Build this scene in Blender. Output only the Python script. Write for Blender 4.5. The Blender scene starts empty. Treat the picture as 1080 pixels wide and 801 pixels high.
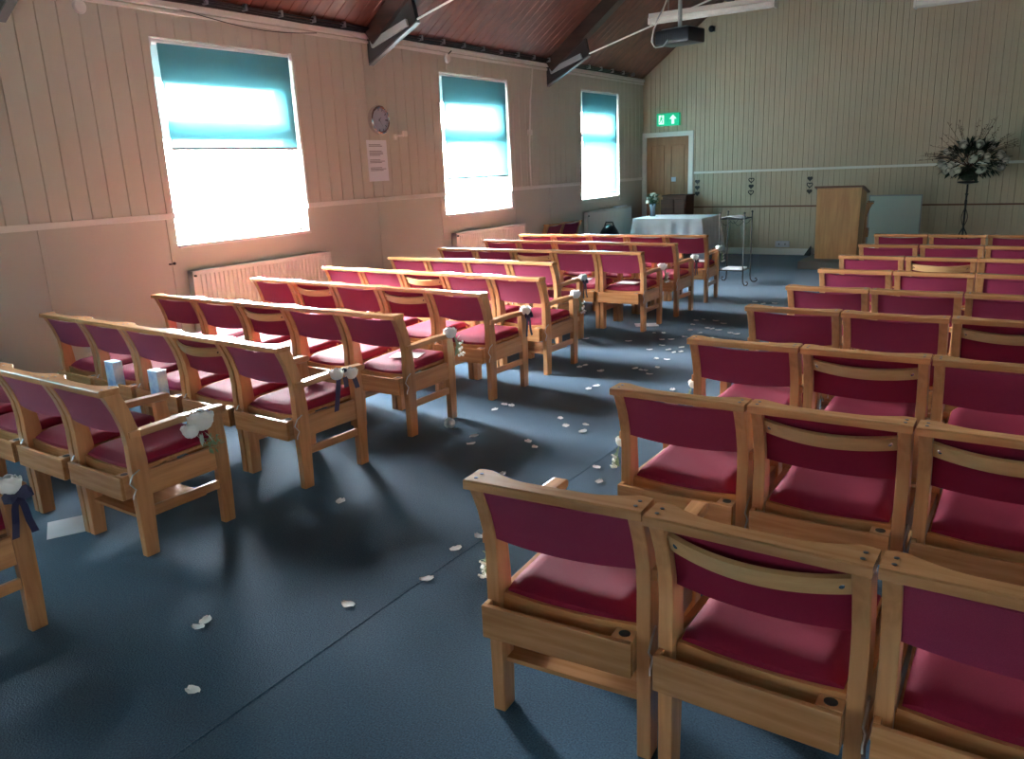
import bpy, bmesh, math, random
from mathutils import Vector, Matrix, noise
PI = math.pi
random.seed(7)
scene = bpy.context.scene
COL = scene.collection
R = math.radians

# ------------------------------------------------------------------ materials
def mat(name, col, rough=0.6, metal=0.0, spec=0.5, bump=0.0, bscale=200.0, var=0.0, vscale=8.0, sheen=0.0,
        coat=0.0, trans=0.0, emit=None, estr=0.0, col2=None):
    m = bpy.data.materials.new(name); m.use_nodes = True
    nt = m.node_tree; b = nt.nodes['Principled BSDF']
    b.inputs['Base Color'].default_value = (*col, 1)
    b.inputs['Roughness'].default_value = rough
    b.inputs['Metallic'].default_value = metal
    b.inputs['Specular IOR Level'].default_value = spec
    if sheen: b.inputs['Sheen Weight'].default_value = sheen; b.inputs['Sheen Roughness'].default_value = 0.4
    if coat: b.inputs['Coat Weight'].default_value = coat; b.inputs['Coat Roughness'].default_value = 0.12
    if trans: b.inputs['Transmission Weight'].default_value = trans
    if emit: b.inputs['Emission Color'].default_value = (*emit, 1); b.inputs['Emission Strength'].default_value = estr
    tc = nt.nodes.new('ShaderNodeTexCoord')
    if var or col2:
        n = nt.nodes.new('ShaderNodeTexNoise'); n.inputs['Scale'].default_value = vscale; n.inputs['Detail'].default_value = 4
        nt.links.new(tc.outputs['Object'], n.inputs['Vector'])
        mx = nt.nodes.new('ShaderNodeMix'); mx.data_type = 'RGBA'
        c2 = col2 or tuple(c * (1 - var) for c in col)
        mx.inputs['A'].default_value = (*col, 1); mx.inputs['B'].default_value = (*c2, 1)
        rp = nt.nodes.new('ShaderNodeMapRange'); rp.inputs['From Min'].default_value = .35; rp.inputs['From Max'].default_value = .65
        nt.links.new(n.outputs['Fac'], rp.inputs['Value']); nt.links.new(rp.outputs['Result'], mx.inputs['Factor'])
        nt.links.new(mx.outputs['Result'], b.inputs['Base Color'])
    if bump:
        n2 = nt.nodes.new('ShaderNodeTexNoise'); n2.inputs['Scale'].default_value = bscale; n2.inputs['Detail'].default_value = 3
        nt.links.new(tc.outputs['Object'], n2.inputs['Vector'])
        bp = nt.nodes.new('ShaderNodeBump'); bp.inputs['Strength'].default_value = bump; bp.inputs['Distance'].default_value = .002
        nt.links.new(n2.outputs['Fac'], bp.inputs['Height']); nt.links.new(bp.outputs['Normal'], b.inputs['Normal'])
    return m

def wood(name, c1, c2, rough=.35, axis=0, stretch=12, scale=3.0, coat=0.0, objvar=0.18):
    """grain streaks along one axis, slight difference from object to object"""
    m = bpy.data.materials.new(name); m.use_nodes = True
    nt = m.node_tree; b = nt.nodes['Principled BSDF']; L = nt.links
    tc = nt.nodes.new('ShaderNodeTexCoord'); mp = nt.nodes.new('ShaderNodeMapping')
    s = [stretch] * 3; s[axis] = 1.0
    mp.inputs['Scale'].default_value = s
    L.new(tc.outputs['Object'], mp.inputs['Vector'])
    n = nt.nodes.new('ShaderNodeTexNoise'); n.inputs['Scale'].default_value = scale; n.inputs['Detail'].default_value = 6
    n.inputs['Distortion'].default_value = .4
    L.new(mp.outputs['Vector'], n.inputs['Vector'])
    cr = nt.nodes.new('ShaderNodeValToRGB')
    cr.color_ramp.elements[0].position = .32; cr.color_ramp.elements[0].color = (*c1, 1)
    cr.color_ramp.elements[1].position = .68; cr.color_ramp.elements[1].color = (*c2, 1)
    L.new(n.outputs['Fac'], cr.inputs['Fac'])
    oi = nt.nodes.new('ShaderNodeObjectInfo'); mr = nt.nodes.new('ShaderNodeMapRange')
    mr.inputs['To Min'].default_value = 1 - objvar; mr.inputs['To Max'].default_value = 1 + objvar
    L.new(oi.outputs['Random'], mr.inputs['Value'])
    hs = nt.nodes.new('ShaderNodeHueSaturation')
    L.new(mr.outputs['Result'], hs.inputs['Value']); L.new(cr.outputs['Color'], hs.inputs['Color'])
    L.new(hs.outputs['Color'], b.inputs['Base Color'])
    b.inputs['Roughness'].default_value = rough
    if coat: b.inputs['Coat Weight'].default_value = coat; b.inputs['Coat Roughness'].default_value = .15
    bp = nt.nodes.new('ShaderNodeBump'); bp.inputs['Strength'].default_value = .15; bp.inputs['Distance'].default_value = .001
    L.new(n.outputs['Fac'], bp.inputs['Height']); L.new(bp.outputs['Normal'], b.inputs['Normal'])
    return m

M = {}
M['wood'] = wood('beech wood', (.43, .195, .075), (.59, .30, .135), rough=.30, axis=2, coat=.25)
M['woodx'] = wood('beech wood lengthwise', (.43, .195, .075), (.59, .30, .135), rough=.26, axis=0, coat=.3)
M['woodslat'] = wood('pale bent beech', (.56, .32, .14), (.68, .42, .20), rough=.3, axis=0, coat=.3)
M['woody'] = wood('beech wood side', (.43, .195, .075), (.59, .30, .135), rough=.30, axis=1, coat=.25)
M['lectern'] = wood('lectern veneer', (.50, .25, .09), (.66, .37, .15), rough=.4, axis=2, stretch=9, scale=2, objvar=.02)
M['door'] = wood('door veneer', (.28, .125, .045), (.38, .18, .07), rough=.5, axis=2, stretch=9, scale=2, objvar=.02)
M['darkwood'] = wood('dark brown wood', (.05, .018, .01), (.085, .032, .018), rough=.75, axis=0, objvar=.02)
M['roof'] = wood('stained roof boarding', (.085, .022, .013), (.16, .045, .024), rough=.42, axis=0, stretch=7, scale=1.2, objvar=.02)
M['beam'] = wood('dark stained beam', (.03, .02, .018), (.065, .035, .028), rough=.30, axis=0, stretch=9, scale=1.5, objvar=.02)
M['steel_dark'] = mat('dark painted steel', (.03, .034, .038), rough=.35)
M['steel_mid'] = mat('mid grey painted steel', (.11, .12, .125), rough=.4)
M['steel_grey'] = mat('grey painted steel', (.34, .38, .39), rough=.4)
M['fabric'] = mat('maroon woven cloth', (.235, .009, .040), rough=.78, spec=.25, bump=.5, bscale=900, var=.22, vscale=600, sheen=.0)
M['fabric_back'] = mat('maroon backing cloth', (.29, .024, .078), rough=.75, spec=.3, bump=.5, bscale=900, var=.18, vscale=500, sheen=.12)
M['cream'] = mat('flare greyed cream paint', (.57, .55, .465), rough=.45, bump=.1, bscale=60, var=.05, vscale=1.5)  # greyed cream: veiling flare over the left wall is put into the colour
M['cream_flat'] = mat('cream wall panel paint', (.58, .555, .48), rough=.5, bump=.1, bscale=40, var=.04, vscale=1.2)
M['cream_back'] = mat('cream back wall paint', (.53, .44, .31), rough=.55, bump=.1, bscale=60, var=.05, vscale=1.5)  # the same cream without the grey put in for lens flare
M['white'] = mat('white gloss paint', (.78, .76, .70), rough=.3)
M['upvc'] = mat('white window plastic', (.85, .87, .88), rough=.3)
M['brownrail'] = mat('brown rail paint', (.16, .07, .035), rough=.4)
M['radiator'] = mat('radiator enamel', (.74, .71, .66), rough=.35)
M['black'] = mat('black metal', (.012, .012, .014), rough=.4)
M['blackplastic'] = mat('black plastic', (.012, .014, .022), rough=.3)
M['chrome'] = mat('bright metal', (.75, .76, .78), rough=.15, metal=1.0)
M['zinc'] = mat('zinc wire', (.55, .56, .58), rough=.3, metal=1.0)
M['paper'] = mat('white paper', (.82, .84, .88), rough=.6)
M['papergrey'] = mat('printed paper', (.55, .55, .60), rough=.6)
M['ink'] = mat('grey print', (.25, .25, .28), rough=.7)
M['petal'] = mat('white petal', (.90, .92, .92), rough=.6)
M['creamflower'] = mat('cream flower', (.72, .72, .62), rough=.6)
M['leaf'] = mat('green leaf', (.06, .13, .05), rough=.5, var=.4, vscale=20)
M['leafdark'] = mat('dark green leaf', (.018, .04, .02), rough=.5, var=.4, vscale=12)
M['leafpale'] = mat('pale green sprig', (.22, .34, .20), rough=.6)
M['twig'] = mat('brown twig', (.08, .035, .025), rough=.7)
M['navy'] = mat('navy ribbon', (.008, .012, .07), rough=.45, sheen=.3)
M['gypribbon'] = mat('pale ribbon', (.55, .62, .58), rough=.6)
M['cloth'] = mat('white table cloth', (.78, .82, .87), rough=.8, bump=.9, bscale=18, var=.12, vscale=6)
M['panelboard'] = mat('pale grey board', (.58, .70, .64), rough=.2)
M['glassvase'] = mat('blue grey glass', (.10, .15, .19), rough=.1)
M['dais'] = mat('grey dais carpet', (.16, .155, .14), rough=.95, bump=.8, bscale=300)
M['tissueblue'] = mat('blue printed card', (.20, .42, .80), rough=.5, col2=(.62, .78, .95), vscale=14)
M['clockface'] = mat('clock dial', (.42, .44, .55), rough=.3)
M['exitgreen'] = mat('exit sign green', (.0, .30, .14), rough=.4, emit=(.0, .62, .28), estr=.14)
M['exitwhite'] = mat('exit sign white', (.8, .9, .85), rough=.4, emit=(.62, 1, .8), estr=.22)
M['tube'] = mat('unlit lamp diffuser', (.62, .63, .58), rough=.35)
M['outside'] = mat('outside ground', (.30, .30, .28), rough=.9, var=.2, vscale=1)
M['lens'] = mat('dark lens', (.02, .02, .03), rough=.05)

def carpet():
    m = bpy.data.materials.new('blue carpet'); m.use_nodes = True
    nt = m.node_tree; b = nt.nodes['Principled BSDF']; L = nt.links
    tc = nt.nodes.new('ShaderNodeTexCoord')
    n = nt.nodes.new('ShaderNodeTexNoise'); n.inputs['Scale'].default_value = 160; n.inputs['Detail'].default_value = 3
    n2 = nt.nodes.new('ShaderNodeTexNoise'); n2.inputs['Scale'].default_value = 1.3; n2.inputs['Detail'].default_value = 5
    L.new(tc.outputs['Object'], n.inputs['Vector']); L.new(tc.outputs['Object'], n2.inputs['Vector'])
    cr = nt.nodes.new('ShaderNodeValToRGB')
    cr.color_ramp.elements[0].position = .3; cr.color_ramp.elements[0].color = (.012, .048, .098, 1)
    cr.color_ramp.elements[1].position = .75; cr.color_ramp.elements[1].color = (.046, .130, .215, 1)
    L.new(n.outputs['Fac'], cr.inputs['Fac'])
    mr = nt.nodes.new('ShaderNodeMapRange'); mr.inputs['From Min'].default_value = .3; mr.inputs['From Max'].default_value = .7
    mr.inputs['To Min'].default_value = .86; mr.inputs['To Max'].default_value = 1.1
    L.new(n2.outputs['Fac'], mr.inputs['Value'])
    hs = nt.nodes.new('ShaderNodeHueSaturation'); L.new(cr.outputs['Color'], hs.inputs['Color']); L.new(mr.outputs['Result'], hs.inputs['Value'])
    L.new(hs.outputs['Color'], b.inputs['Base Color'])
    b.inputs['Roughness'].default_value = .85
    b.inputs['Specular IOR Level'].default_value = .22
    b.inputs['Sheen Weight'].default_value = .12
    bp = nt.nodes.new('ShaderNodeBump'); bp.inputs['Strength'].default_value = .9; bp.inputs['Distance'].default_value = .004
    L.new(n.outputs['Fac'], bp.inputs['Height']); L.new(bp.outputs['Normal'], b.inputs['Normal'])
    return m
M['carpet'] = carpet()

def blind_mat():
    m = bpy.data.materials.new('teal blind fabric'); m.use_nodes = True
    nt = m.node_tree; nt.nodes.clear(); L = nt.links
    out = nt.nodes.new('ShaderNodeOutputMaterial')
    tr = nt.nodes.new('ShaderNodeBsdfTransparent'); tr.inputs['Color'].default_value = (.72, .95, 1, 1)
    tl = nt.nodes.new('ShaderNodeBsdfTranslucent'); tl.inputs['Color'].default_value = (.12, .27, .30, 1)
    df = nt.nodes.new('ShaderNodeBsdfDiffuse'); df.inputs['Color'].default_value = (.16, .30, .33, 1)
    m1 = nt.nodes.new('ShaderNodeMixShader'); m1.inputs['Fac'].default_value = .5
    L.new(tl.outputs[0], m1.inputs[1]); L.new(df.outputs[0], m1.inputs[2])
    tc = nt.nodes.new('ShaderNodeTexCoord'); n = nt.nodes.new('ShaderNodeTexNoise'); n.inputs['Scale'].default_value = 90
    L.new(tc.outputs['Object'], n.inputs['Vector'])
    mr = nt.nodes.new('ShaderNodeMapRange'); mr.inputs['To Min'].default_value = .05; mr.inputs['To Max'].default_value = .10
    L.new(n.outputs['Fac'], mr.inputs['Value'])
    m2 = nt.nodes.new('ShaderNodeMixShader'); L.new(mr.outputs['Result'], m2.inputs['Fac'])
    L.new(m1.outputs[0], m2.inputs[1]); L.new(tr.outputs[0], m2.inputs[2]); L.new(m2.outputs[0], out.inputs['Surface'])
    return m
M['blind'] = blind_mat()

def glass_mat():
    m = bpy.data.materials.new('window glass'); m.use_nodes = True
    nt = m.node_tree; nt.nodes.clear(); L = nt.links
    out = nt.nodes.new('ShaderNodeOutputMaterial')
    tr = nt.nodes.new('ShaderNodeBsdfTransparent'); tr.inputs['Color'].default_value = (.96, .98, .98, 1)
    gl = nt.nodes.new('ShaderNodeBsdfGlossy'); gl.inputs['Roughness'].default_value = .03
    fr = nt.nodes.new('ShaderNodeFresnel'); fr.inputs['IOR'].default_value = 1.45
    mx = nt.nodes.new('ShaderNodeMixShader')
    L.new(fr.outputs[0], mx.inputs['Fac']); L.new(tr.outputs[0], mx.inputs[1]); L.new(gl.outputs[0], mx.inputs[2])
    L.new(mx.outputs[0], out.inputs['Surface'])
    return m
M['glass'] = glass_mat()

# ------------------------------------------------------------------ mesh helpers
class MB:
    def __init__(s): s.bm = bmesh.new()
    def box(s, x0, x1, y0, y1, z0, z1, bev=0.0):
        t = bmesh.new()
        vs = [t.verts.new((x, y, z)) for z in (z0, z1) for y in (y0, y1) for x in (x0, x1)]
        for f in ((0, 2, 3, 1), (4, 5, 7, 6), (0, 1, 5, 4), (2, 6, 7, 3), (0, 4, 6, 2), (1, 3, 7, 5)):
            t.faces.new([vs[i] for i in f])
        if bev: bmesh.ops.bevel(t, geom=list(t.edges), offset=bev, segments=2, affect='EDGES', profile=.6)
        s.merge(t); return s
    def merge(s, t, mtx=None):
        if mtx is not None: bmesh.ops.transform(t, matrix=mtx, verts=t.verts)
        me = bpy.data.meshes.new('tmp'); t.to_mesh(me); t.free(); s.bm.from_mesh(me); bpy.data.meshes.remove(me)
    def mesh(s, verts, faces, mtx=None):
        vs = [s.bm.verts.new((mtx @ Vector(v)) if mtx is not None else v) for v in verts]
        for f in faces:
            try: s.bm.faces.new([vs[i] for i in f])
            except ValueError: pass
        return s
    def prism(s, prof, a0, a1, axis='x', bev=0.0):
        """closed profile (2D list) extruded along axis; prof coords are the other two axes in order"""
        t = bmesh.new()
        def P(a, p):
            return {'x': (a, p[0], p[1]), 'y': (p[0], a, p[1]), 'z': (p[0], p[1], a)}[axis]
        A = [t.verts.new(P(a0, p)) for p in prof]; B = [t.verts.new(P(a1, p)) for p in prof]
        n = len(prof)
        t.faces.new(A); t.faces.new(B[::-1])
        for i in range(n): t.faces.new((A[i], B[i], B[(i + 1) % n], A[(i + 1) % n]))
        bmesh.ops.recalc_face_normals(t, faces=t.faces)
        if bev: bmesh.ops.bevel(t, geom=[e for e in t.edges], offset=bev, segments=2, affect='EDGES', profile=.6)
        s.merge(t); return s
    def tube(s, pts, r, seg=8, r2=None, cap=True):
        pts = [Vector(p) for p in pts]; n = len(pts); rings = []
        up = Vector((0, 0, 1))
        prev = None
        for i, p in enumerate(pts):
            d = (pts[min(i + 1, n - 1)] - pts[max(i - 1, 0)])
            if d.length < 1e-9: d = Vector((0, 0, 1))
            d.normalize()
            if prev is None:
                a = d.cross(up)
                if a.length < .05: a = d.cross(Vector((1, 0, 0)))
            else: a = prev - d * prev.dot(d)
            a.normalize(); prev = a; b = d.cross(a)
            rr = r if r2 is None else r + (r2 - r) * i / max(1, n - 1)
            rings.append([s.bm.verts.new(p + (a * math.cos(2 * PI * k / seg) + b * math.sin(2 * PI * k / seg)) * rr) for k in range(seg)])
        for i in range(n - 1):
            for k in range(seg):
                s.bm.faces.new((rings[i][k], rings[i][(k + 1) % seg], rings[i + 1][(k + 1) % seg], rings[i + 1][k]))
        if cap: s.bm.faces.new(rings[0][::-1]); s.bm.faces.new(rings[-1])
        return s
    def lathe(s, prof, seg=24, mtx=None):
        mtx = mtx or Matrix(); rings = []
        for r, z in prof:
            rings.append([s.bm.verts.new(mtx @ Vector((r * math.cos(2 * PI * k / seg), r * math.sin(2 * PI * k / seg), z))) for k in range(seg)])
        for i in range(len(prof) - 1):
            for k in range(seg):
                s.bm.faces.new((rings[i][k], rings[i][(k + 1) % seg], rings[i + 1][(k + 1) % seg], rings[i + 1][k]))
        s.bm.faces.new(rings[0][::-1]); s.bm.faces.new(rings[-1])
        return s
    def ball(s, c, r, sx=1, sy=1, sz=1, sub=2):
        t = bmesh.new(); bmesh.ops.create_icosphere(t, subdivisions=sub, radius=r)
        s.merge(t, Matrix.Translation(c) @ Matrix.Diagonal((sx, sy, sz, 1))); return s
    def build(s, name, m, parent=None, smooth=False, loc=None, recalc=True):
        if recalc: bmesh.ops.recalc_face_normals(s.bm, faces=s.bm.faces)
        me = bpy.data.meshes.new(name); s.bm.to_mesh(me); s.bm.free()
        me.materials.append(m)
        if smooth: 
            for p in me.polygons: p.use_smooth = True
            try: me.set_sharp_from_angle(angle=R(38))
            except Exception: pass
        o = bpy.data.objects.new(name, me); COL.objects.link(o)
        if parent: o.parent = parent
        if loc: o.location = loc
        return o

def tag(o, label=None, cat=None, group=None, kind=None):
    if label: o['label'] = label
    if cat: o['category'] = cat
    if group: o['group'] = group
    if kind: o['kind'] = kind
    return o
def empty(name, loc, rz=0):
    o = bpy.data.objects.new(name, None); COL.objects.link(o); o.location = loc; o.rotation_euler = (0, 0, rz)
    o.empty_display_size = .1
    return o
def copy_tree(o, parent=None):
    c = o.copy(); COL.objects.link(c)
    if parent: c.parent = parent
    for ch in list(KIDS.get(o.name, [])): copy_tree(ch, c)
    return c
KIDS = {}
def reg(root):
    for o in bpy.data.objects:
        if o.parent: 
            KIDS.setdefault(o.parent.name, [])
            if o not in KIDS[o.parent.name]: KIDS[o.parent.name].append(o)

# ------------------------------------------------------------------ room dimensions
SKY_BASE, SKY_HAZE = 2.5, 95.0
XL, XR, YB, YF = -6.374, 1.93, 14.295, -5.0
ZW = 3.15; SL = .745; XM = (XL + XR) / 2
WINZ = (1.10, 2.84)
WY = [(-3.38, -1.84), (.46, 2.0), (4.31, 5.86), (8.20, 9.74), (11.87, 13.26)]   # left wall windows
TH = .22
# floor
fl = MB().box(XL - .3, XR + .3, YF - .3, YB + .3, -.2, 0).build('floor', M['carpet']); tag(fl, kind='structure')
og = MB().box(-60, -6.8, -40, 55, -.9, -.7)
og.box(2.4, 60, -40, 55, -.9, -.7)
og = og.build('ground', M['outside']); tag(og, kind='structure')
seam = MB()
pts = [(-1.992 + .008 * math.sin(y * 2.1), y) for y in [YF + .2 + i * .25 for i in range(76)]]
for (xa, ya), (xb, yb) in zip(pts, pts[1:]):
    seam.mesh([(xa - .005, ya, .0005), (xa, ya, .003), (xa + .006, ya, .0005), (xb - .005, yb, .0005), (xb, yb, .003), (xb + .006, yb, .0005)],
              [(0, 1, 4, 3), (1, 2, 5, 4)])
seam = seam.build('carpet_seam', M['carpet'], fl)

def boards_y(mb, x, sgn, y0, y1, z0, z1, pitch, holes=()):
    """vertical boards covering a wall whose normal is +-x, with v grooves, split round window holes"""
    n = max(1, round((y1 - y0) / pitch)); p = (y1 - y0) / n; g = .005; t = .012
    for i in range(n):
        a, b = y0 + i * p, y0 + (i + 1) * p
        segs = [(z0, z1)]
        spans = [(a, b, segs)]
        for (ha, hb, hz0, hz1) in holes:
            new = []
            for (sa, sb, sg) in spans:
                if hb <= sa or ha >= sb: new.append((sa, sb, sg)); continue
                if ha > sa: new.append((sa, ha, sg))
                if hb < sb: new.append((hb, sb, sg))
                m0, m1 = max(sa, ha), min(sb, hb); s2 = []
                for (q0, q1) in sg:
                    if hz1 <= q0 or hz0 >= q1: s2.append((q0, q1)); continue
                    if hz0 > q0: s2.append((q0, hz0))
                    if hz1 < q1: s2.append((hz1, q1))
                new.append((m0, m1, s2))
            spans = new
        for (sa, sb, sg) in spans:
            ea = g if abs(sa - a) < 1e-6 else 0; eb = g if abs(sb - b) < 1e-6 else 0
            for (q0, q1) in sg:
                X = x + sgn * t
                mb.mesh([(x, sa, q0), (X, sa + ea, q0), (X, sb - eb, q0), (x, sb, q0), (x, sa, q1), (X, sa + ea, q1), (X, sb - eb, q1), (x, sb, q1)],
                        [(0, 4, 5, 1), (1, 5, 6, 2), (2, 6, 7, 3), (0, 1, 2, 3), (7, 6, 5, 4)])

def side_wall(name, x, sgn, wins, top):
    """solid wall with real openings (thickness TH behind x)"""
    xo = x - sgn * TH; a, b = min(x, xo), max(x, xo)
    mb = MB(); y = YF
    for (w0, w1) in wins:
        mb.box(a, b, y, w0, 0, top)
        mb.box(a, b, w0, w1, 0, WINZ[0]); mb.box(a, b, w0, w1, WINZ[1], top)
        y = w1
    mb.box(a, b, y, YB, 0, top)
    w = mb.build(name, M['cream_flat']); tag(w, kind='structure'); return w
wl = side_wall('wall_left', XL, 1, WY, ZW + .25)
wr = side_wall('wall_right', XR, -1, WY, ZW + .25)
mb = MB(); holes = [(a, b, *WINZ) for a, b in WY]
boards_y(mb, XL, 1, YF, YB, 1.385, ZW - .04, .165, holes)
mb.build('matchboarding', M['cream'], wl)
mb = MB(); boards_y(mb, XR, -1, YF, YB, 1.385, ZW - .04, .165, holes); mb.build('matchboarding', M['cream'], wr)
# upright joint battens of the lower panels
mb = MB()
for y in (1.6, 3.15, 4.24, 6.95, 8.12, 9.83, 10.83):
    mb.box(XL, XL + .008, y - .018, y + .018, .1, 1.35, .002)
mb.build('panel_batten', M['cream_flat'], wl)

def gable(name, y, sgn):
    xs = [XL - .3, XM, XR + .3]
    prof = [(XL - .25, 0), (XR + .25, 0), (XR + .25, ZW + .1), (XM, ZW + .1 + SL * (XM - XL) + .1), (XL - .25, ZW + .1)]
    mb = MB().prism(prof, y, y + sgn * .2, 'y')
    w = mb.build(name, M['cream_flat']); tag(w, kind='structure'); return w
wb = gable('wall_back', YB, 1); wf = gable('wall_front', YF, -1)
# boarding of the back wall
mb = MB(); p = .172; n = int((XR - XL) / p) + 1; yb = YB; t = .012; g = .004
x = XL
while x < XR:
    a, b = x, min(x + p, XR); x += p
    def ztop(q): return ZW + SL * (min(q, 2 * XM - q) - XL) + .02
    subs = [(a, (a + b) / 2), ((a + b) / 2, b)]
    for k, (sa, sb) in enumerate(subs):
        ga = g if k == 0 else g * .45; gb = g if k == 1 else g * .45
        zt0, zt1 = ztop(sa), ztop(sb); Y = yb - t
        mb.mesh([(sa, yb, .07), (sa + ga, Y, .07), (sb - gb, Y, .07), (sb, yb, .07), (sa, yb, zt0), (sa + ga, Y, zt0), (sb - gb, Y, zt1), (sb, yb, zt1)],
                [(0, 4, 5, 1), (1, 5, 6, 2), (2, 6, 7, 3), (0, 1, 2, 3)])
mb.build('matchboarding', M['cream_back'], wb)

# rails and skirtings
def trim(n, mb, m): o = mb.build('trim_%d' % n, m); tag(o, kind='structure'); return o
mb = MB(); y = YF
for (w0, w1) in WY:
    mb.box(XL, XL + .022, y, w0, 1.345, 1.395, .004); y = w1
mb.box(XL, XL + .022, y, YB, 1.345, 1.395, .004); trim(1, mb, M['white'])
mb = MB(); y = YF
for (w0, w1) in WY:
    mb.box(XR - .022, XR, y, w0, 1.345, 1.395, .004); y = w1
mb.box(XR - .022, XR, y, YB, 1.345, 1.395, .004); trim(2, mb, M['white'])
trim(3, MB().box(-5.36, XR, YB - .034, YB - .012, 1.425, 1.465, .004), M['white'])
trim(4, MB().box(-5.36, XR, YB - .03, YB - .012, .82, .845, .003), M['brownrail'])
mb = MB().box(XL, XL + .05, YF, YB, ZW - .07, ZW - .02, .006); mb.box(XL, XL + .03, YF, YB, ZW - .115, ZW - .085, .005)
trim(5, mb, M['white'])
mb = MB().box(XR - .05, XR, YF, YB, ZW - .07, ZW - .02, .006); trim(6, mb, M['white'])
for nm, bx in (('baseboard_back', (-5.36, XR, YB - .035, YB, 0, .11)), ('baseboard_left', (XL, XL + .018, YF, YB, 0, .12)), ('baseboard_right', (XR - .018, XR, YF, YB, 0, .12))):
    o = MB().box(*bx, .004).build(nm, M['white']); tag(o, kind='structure')

# ceiling: boarding on two slopes
def ceiling():
    mb = MB(); W = XM - XL; p = .15; n = int((YB - YF) / p); t = .01; g = .006
    s = math.hypot(1, SL); nx, nz = SL / s, -1 / s       # inward normal of left slope (pointing down/right)
    for side in (1, -1):
        def P(u, d, y):        # u horizontal distance from eaves, d depth to the room
            xx = (XL - .06 + u) + nx * d; zz = ZW - .045 + SL * u + nz * d
            return (xx if side == 1 else 2 * XM - xx, y, zz)
        U = W + .06
        for i in range(n + 1):
            a = YF + i * p; b = a + p
            mb.mesh([P(0, 0, a), P(0, t, a + g), P(0, t, b - g), P(0, 0, b), P(U, 0, a), P(U, t, a + g), P(U, t, b - g), P(U, 0, b)],
                    [(0, 4, 5, 1), (1, 5, 6, 2), (2, 6, 7, 3)])
        mb.mesh([P(-.3, -.0, YF - .3), P(U, -.0, YF - .3), P(U, -.0, YB + .3), P(-.3, -.0, YB + .3),
                 P(-.3, -.1, YF - .3), P(U, -.1, YF - .3), P(U, -.1, YB + .3), P(-.3, -.1, YB + .3)],
                [(0, 1, 2, 3), (4, 5, 6, 7), (0, 1, 5, 4), (1, 2, 6, 5), (2, 3, 7, 6), (3, 0, 4, 7)])
    o = mb.build('ceiling', M['roof'], recalc=False); tag(o, kind='structure')
ceiling()
def zc(x): return ZW + SL * (min(x, 2 * XM - x) - XL)

# purlins
for k, (x, lab) in enumerate([(-4.75, 'dark timber purlin running along the left roof slope'), (2 * XM + 4.75, 'dark timber purlin running along the right roof slope')]):
    z = zc(x)
    o = MB().box(x - .05, x + .05, YF, YB, z - .14, z + .0, .006).build('purlin', M['beam']); tag(o, lab, 'roof beam')

# trusses
def truss(y, lab):
    r = empty('roof_truss', (XL, y, 2.8)); tag(r, lab, 'roof truss')
    s = math.hypot(1, SL)
    def quad_beam(side):
        mb = MB(); d0, d1 = .0, .19; w = .085
        for (ya, yb_, e0, e1) in ((-w, w, d0, d1),):
            def P(u, d, yy):
                xx = u + SL / s * d; zz = (ZW - 2.8) + SL * u - d / s
                return (xx if side == 1 else 2 * (XM - XL) - xx, yy, zz)
            U = XM - XL
            V = [P(u, d, yy) for u in (.02, U) for d in (e0, e1) for yy in (ya, yb_)]
            mb.mesh(V, [(0, 1, 3, 2), (4, 6, 7, 5), (0, 4, 5, 1), (2, 3, 7, 6), (0, 2, 6, 4), (1, 5, 7, 3)])
        o = mb.build('rafter', M['beam'], r)
    quad_beam(1); quad_beam(-1)
    for side in (1, -1):
        fx = (lambda v: v) if side == 1 else (lambda v: 2 * (XM - XL) - v)
        # gusset plate, seen as a dark triangle with lighter flange edges
        mb = MB().prism([(fx(.015), .03), (fx(.015), .42), (fx(.62), .80), (fx(.72), .38)], -.03, .03, 'y')
        mb.build('gusset', M['steel_dark'], r)
        mb = MB()
        a, b = Vector((fx(.015), 0, .02)), Vector((fx(.72), 0, .375)); dd = (b - a).normalized(); nn = Vector((dd.z, 0, -dd.x)) * (1 if side == 1 else -1)
        V = [a + Vector((0, -.035, 0)), a + Vector((0, .035, 0)), b + Vector((0, .035, 0)), b + Vector((0, -.035, 0))]
        V2 = [v + nn * .012 for v in V]
        mb.mesh(V + V2, [(0, 1, 2, 3), (4, 5, 6, 7), (0, 1, 5, 4), (1, 2, 6, 5), (2, 3, 7, 6), (3, 0, 4, 7)])
        mb.build('flange', M['steel_mid'], r)
        mb = MB()
        a, b = Vector((fx(.09), 0, .215)), Vector((fx(.61), 0, .375)); dd = (b - a).normalized(); up = Vector((-dd.z, 0, dd.x)) * .036
        V = [a - up, b - up, b + up, a + up]
        V = [v + Vector((0, -.062, 0)) for v in V] + [v + Vector((0, .062, 0)) for v in V]
        mb.mesh(V, [(0, 1, 2, 3), (4, 7, 6, 5), (0, 4, 5, 1), (1, 5, 6, 2), (2, 6, 7, 3), (3, 7, 4, 0)])
        mb.build('tie_plate', M['steel_grey'], r)
        W = XM - XL
        MB().tube([(fx(.60), 0, .37), (W, 0, .37 + (W - .6) * .262)], .0115, 8).build('tie_rod', M['white'], r, True)
    return r
truss(6.99, 'dark roof truss with grey foot plate over the wall clock')
truss(10.83, 'dark roof truss with grey foot plate between second and far windows')
truss(3.15, 'dark roof truss foot at the top left corner of the picture')
truss(-.69, 'dark roof truss behind the camera position')

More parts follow.
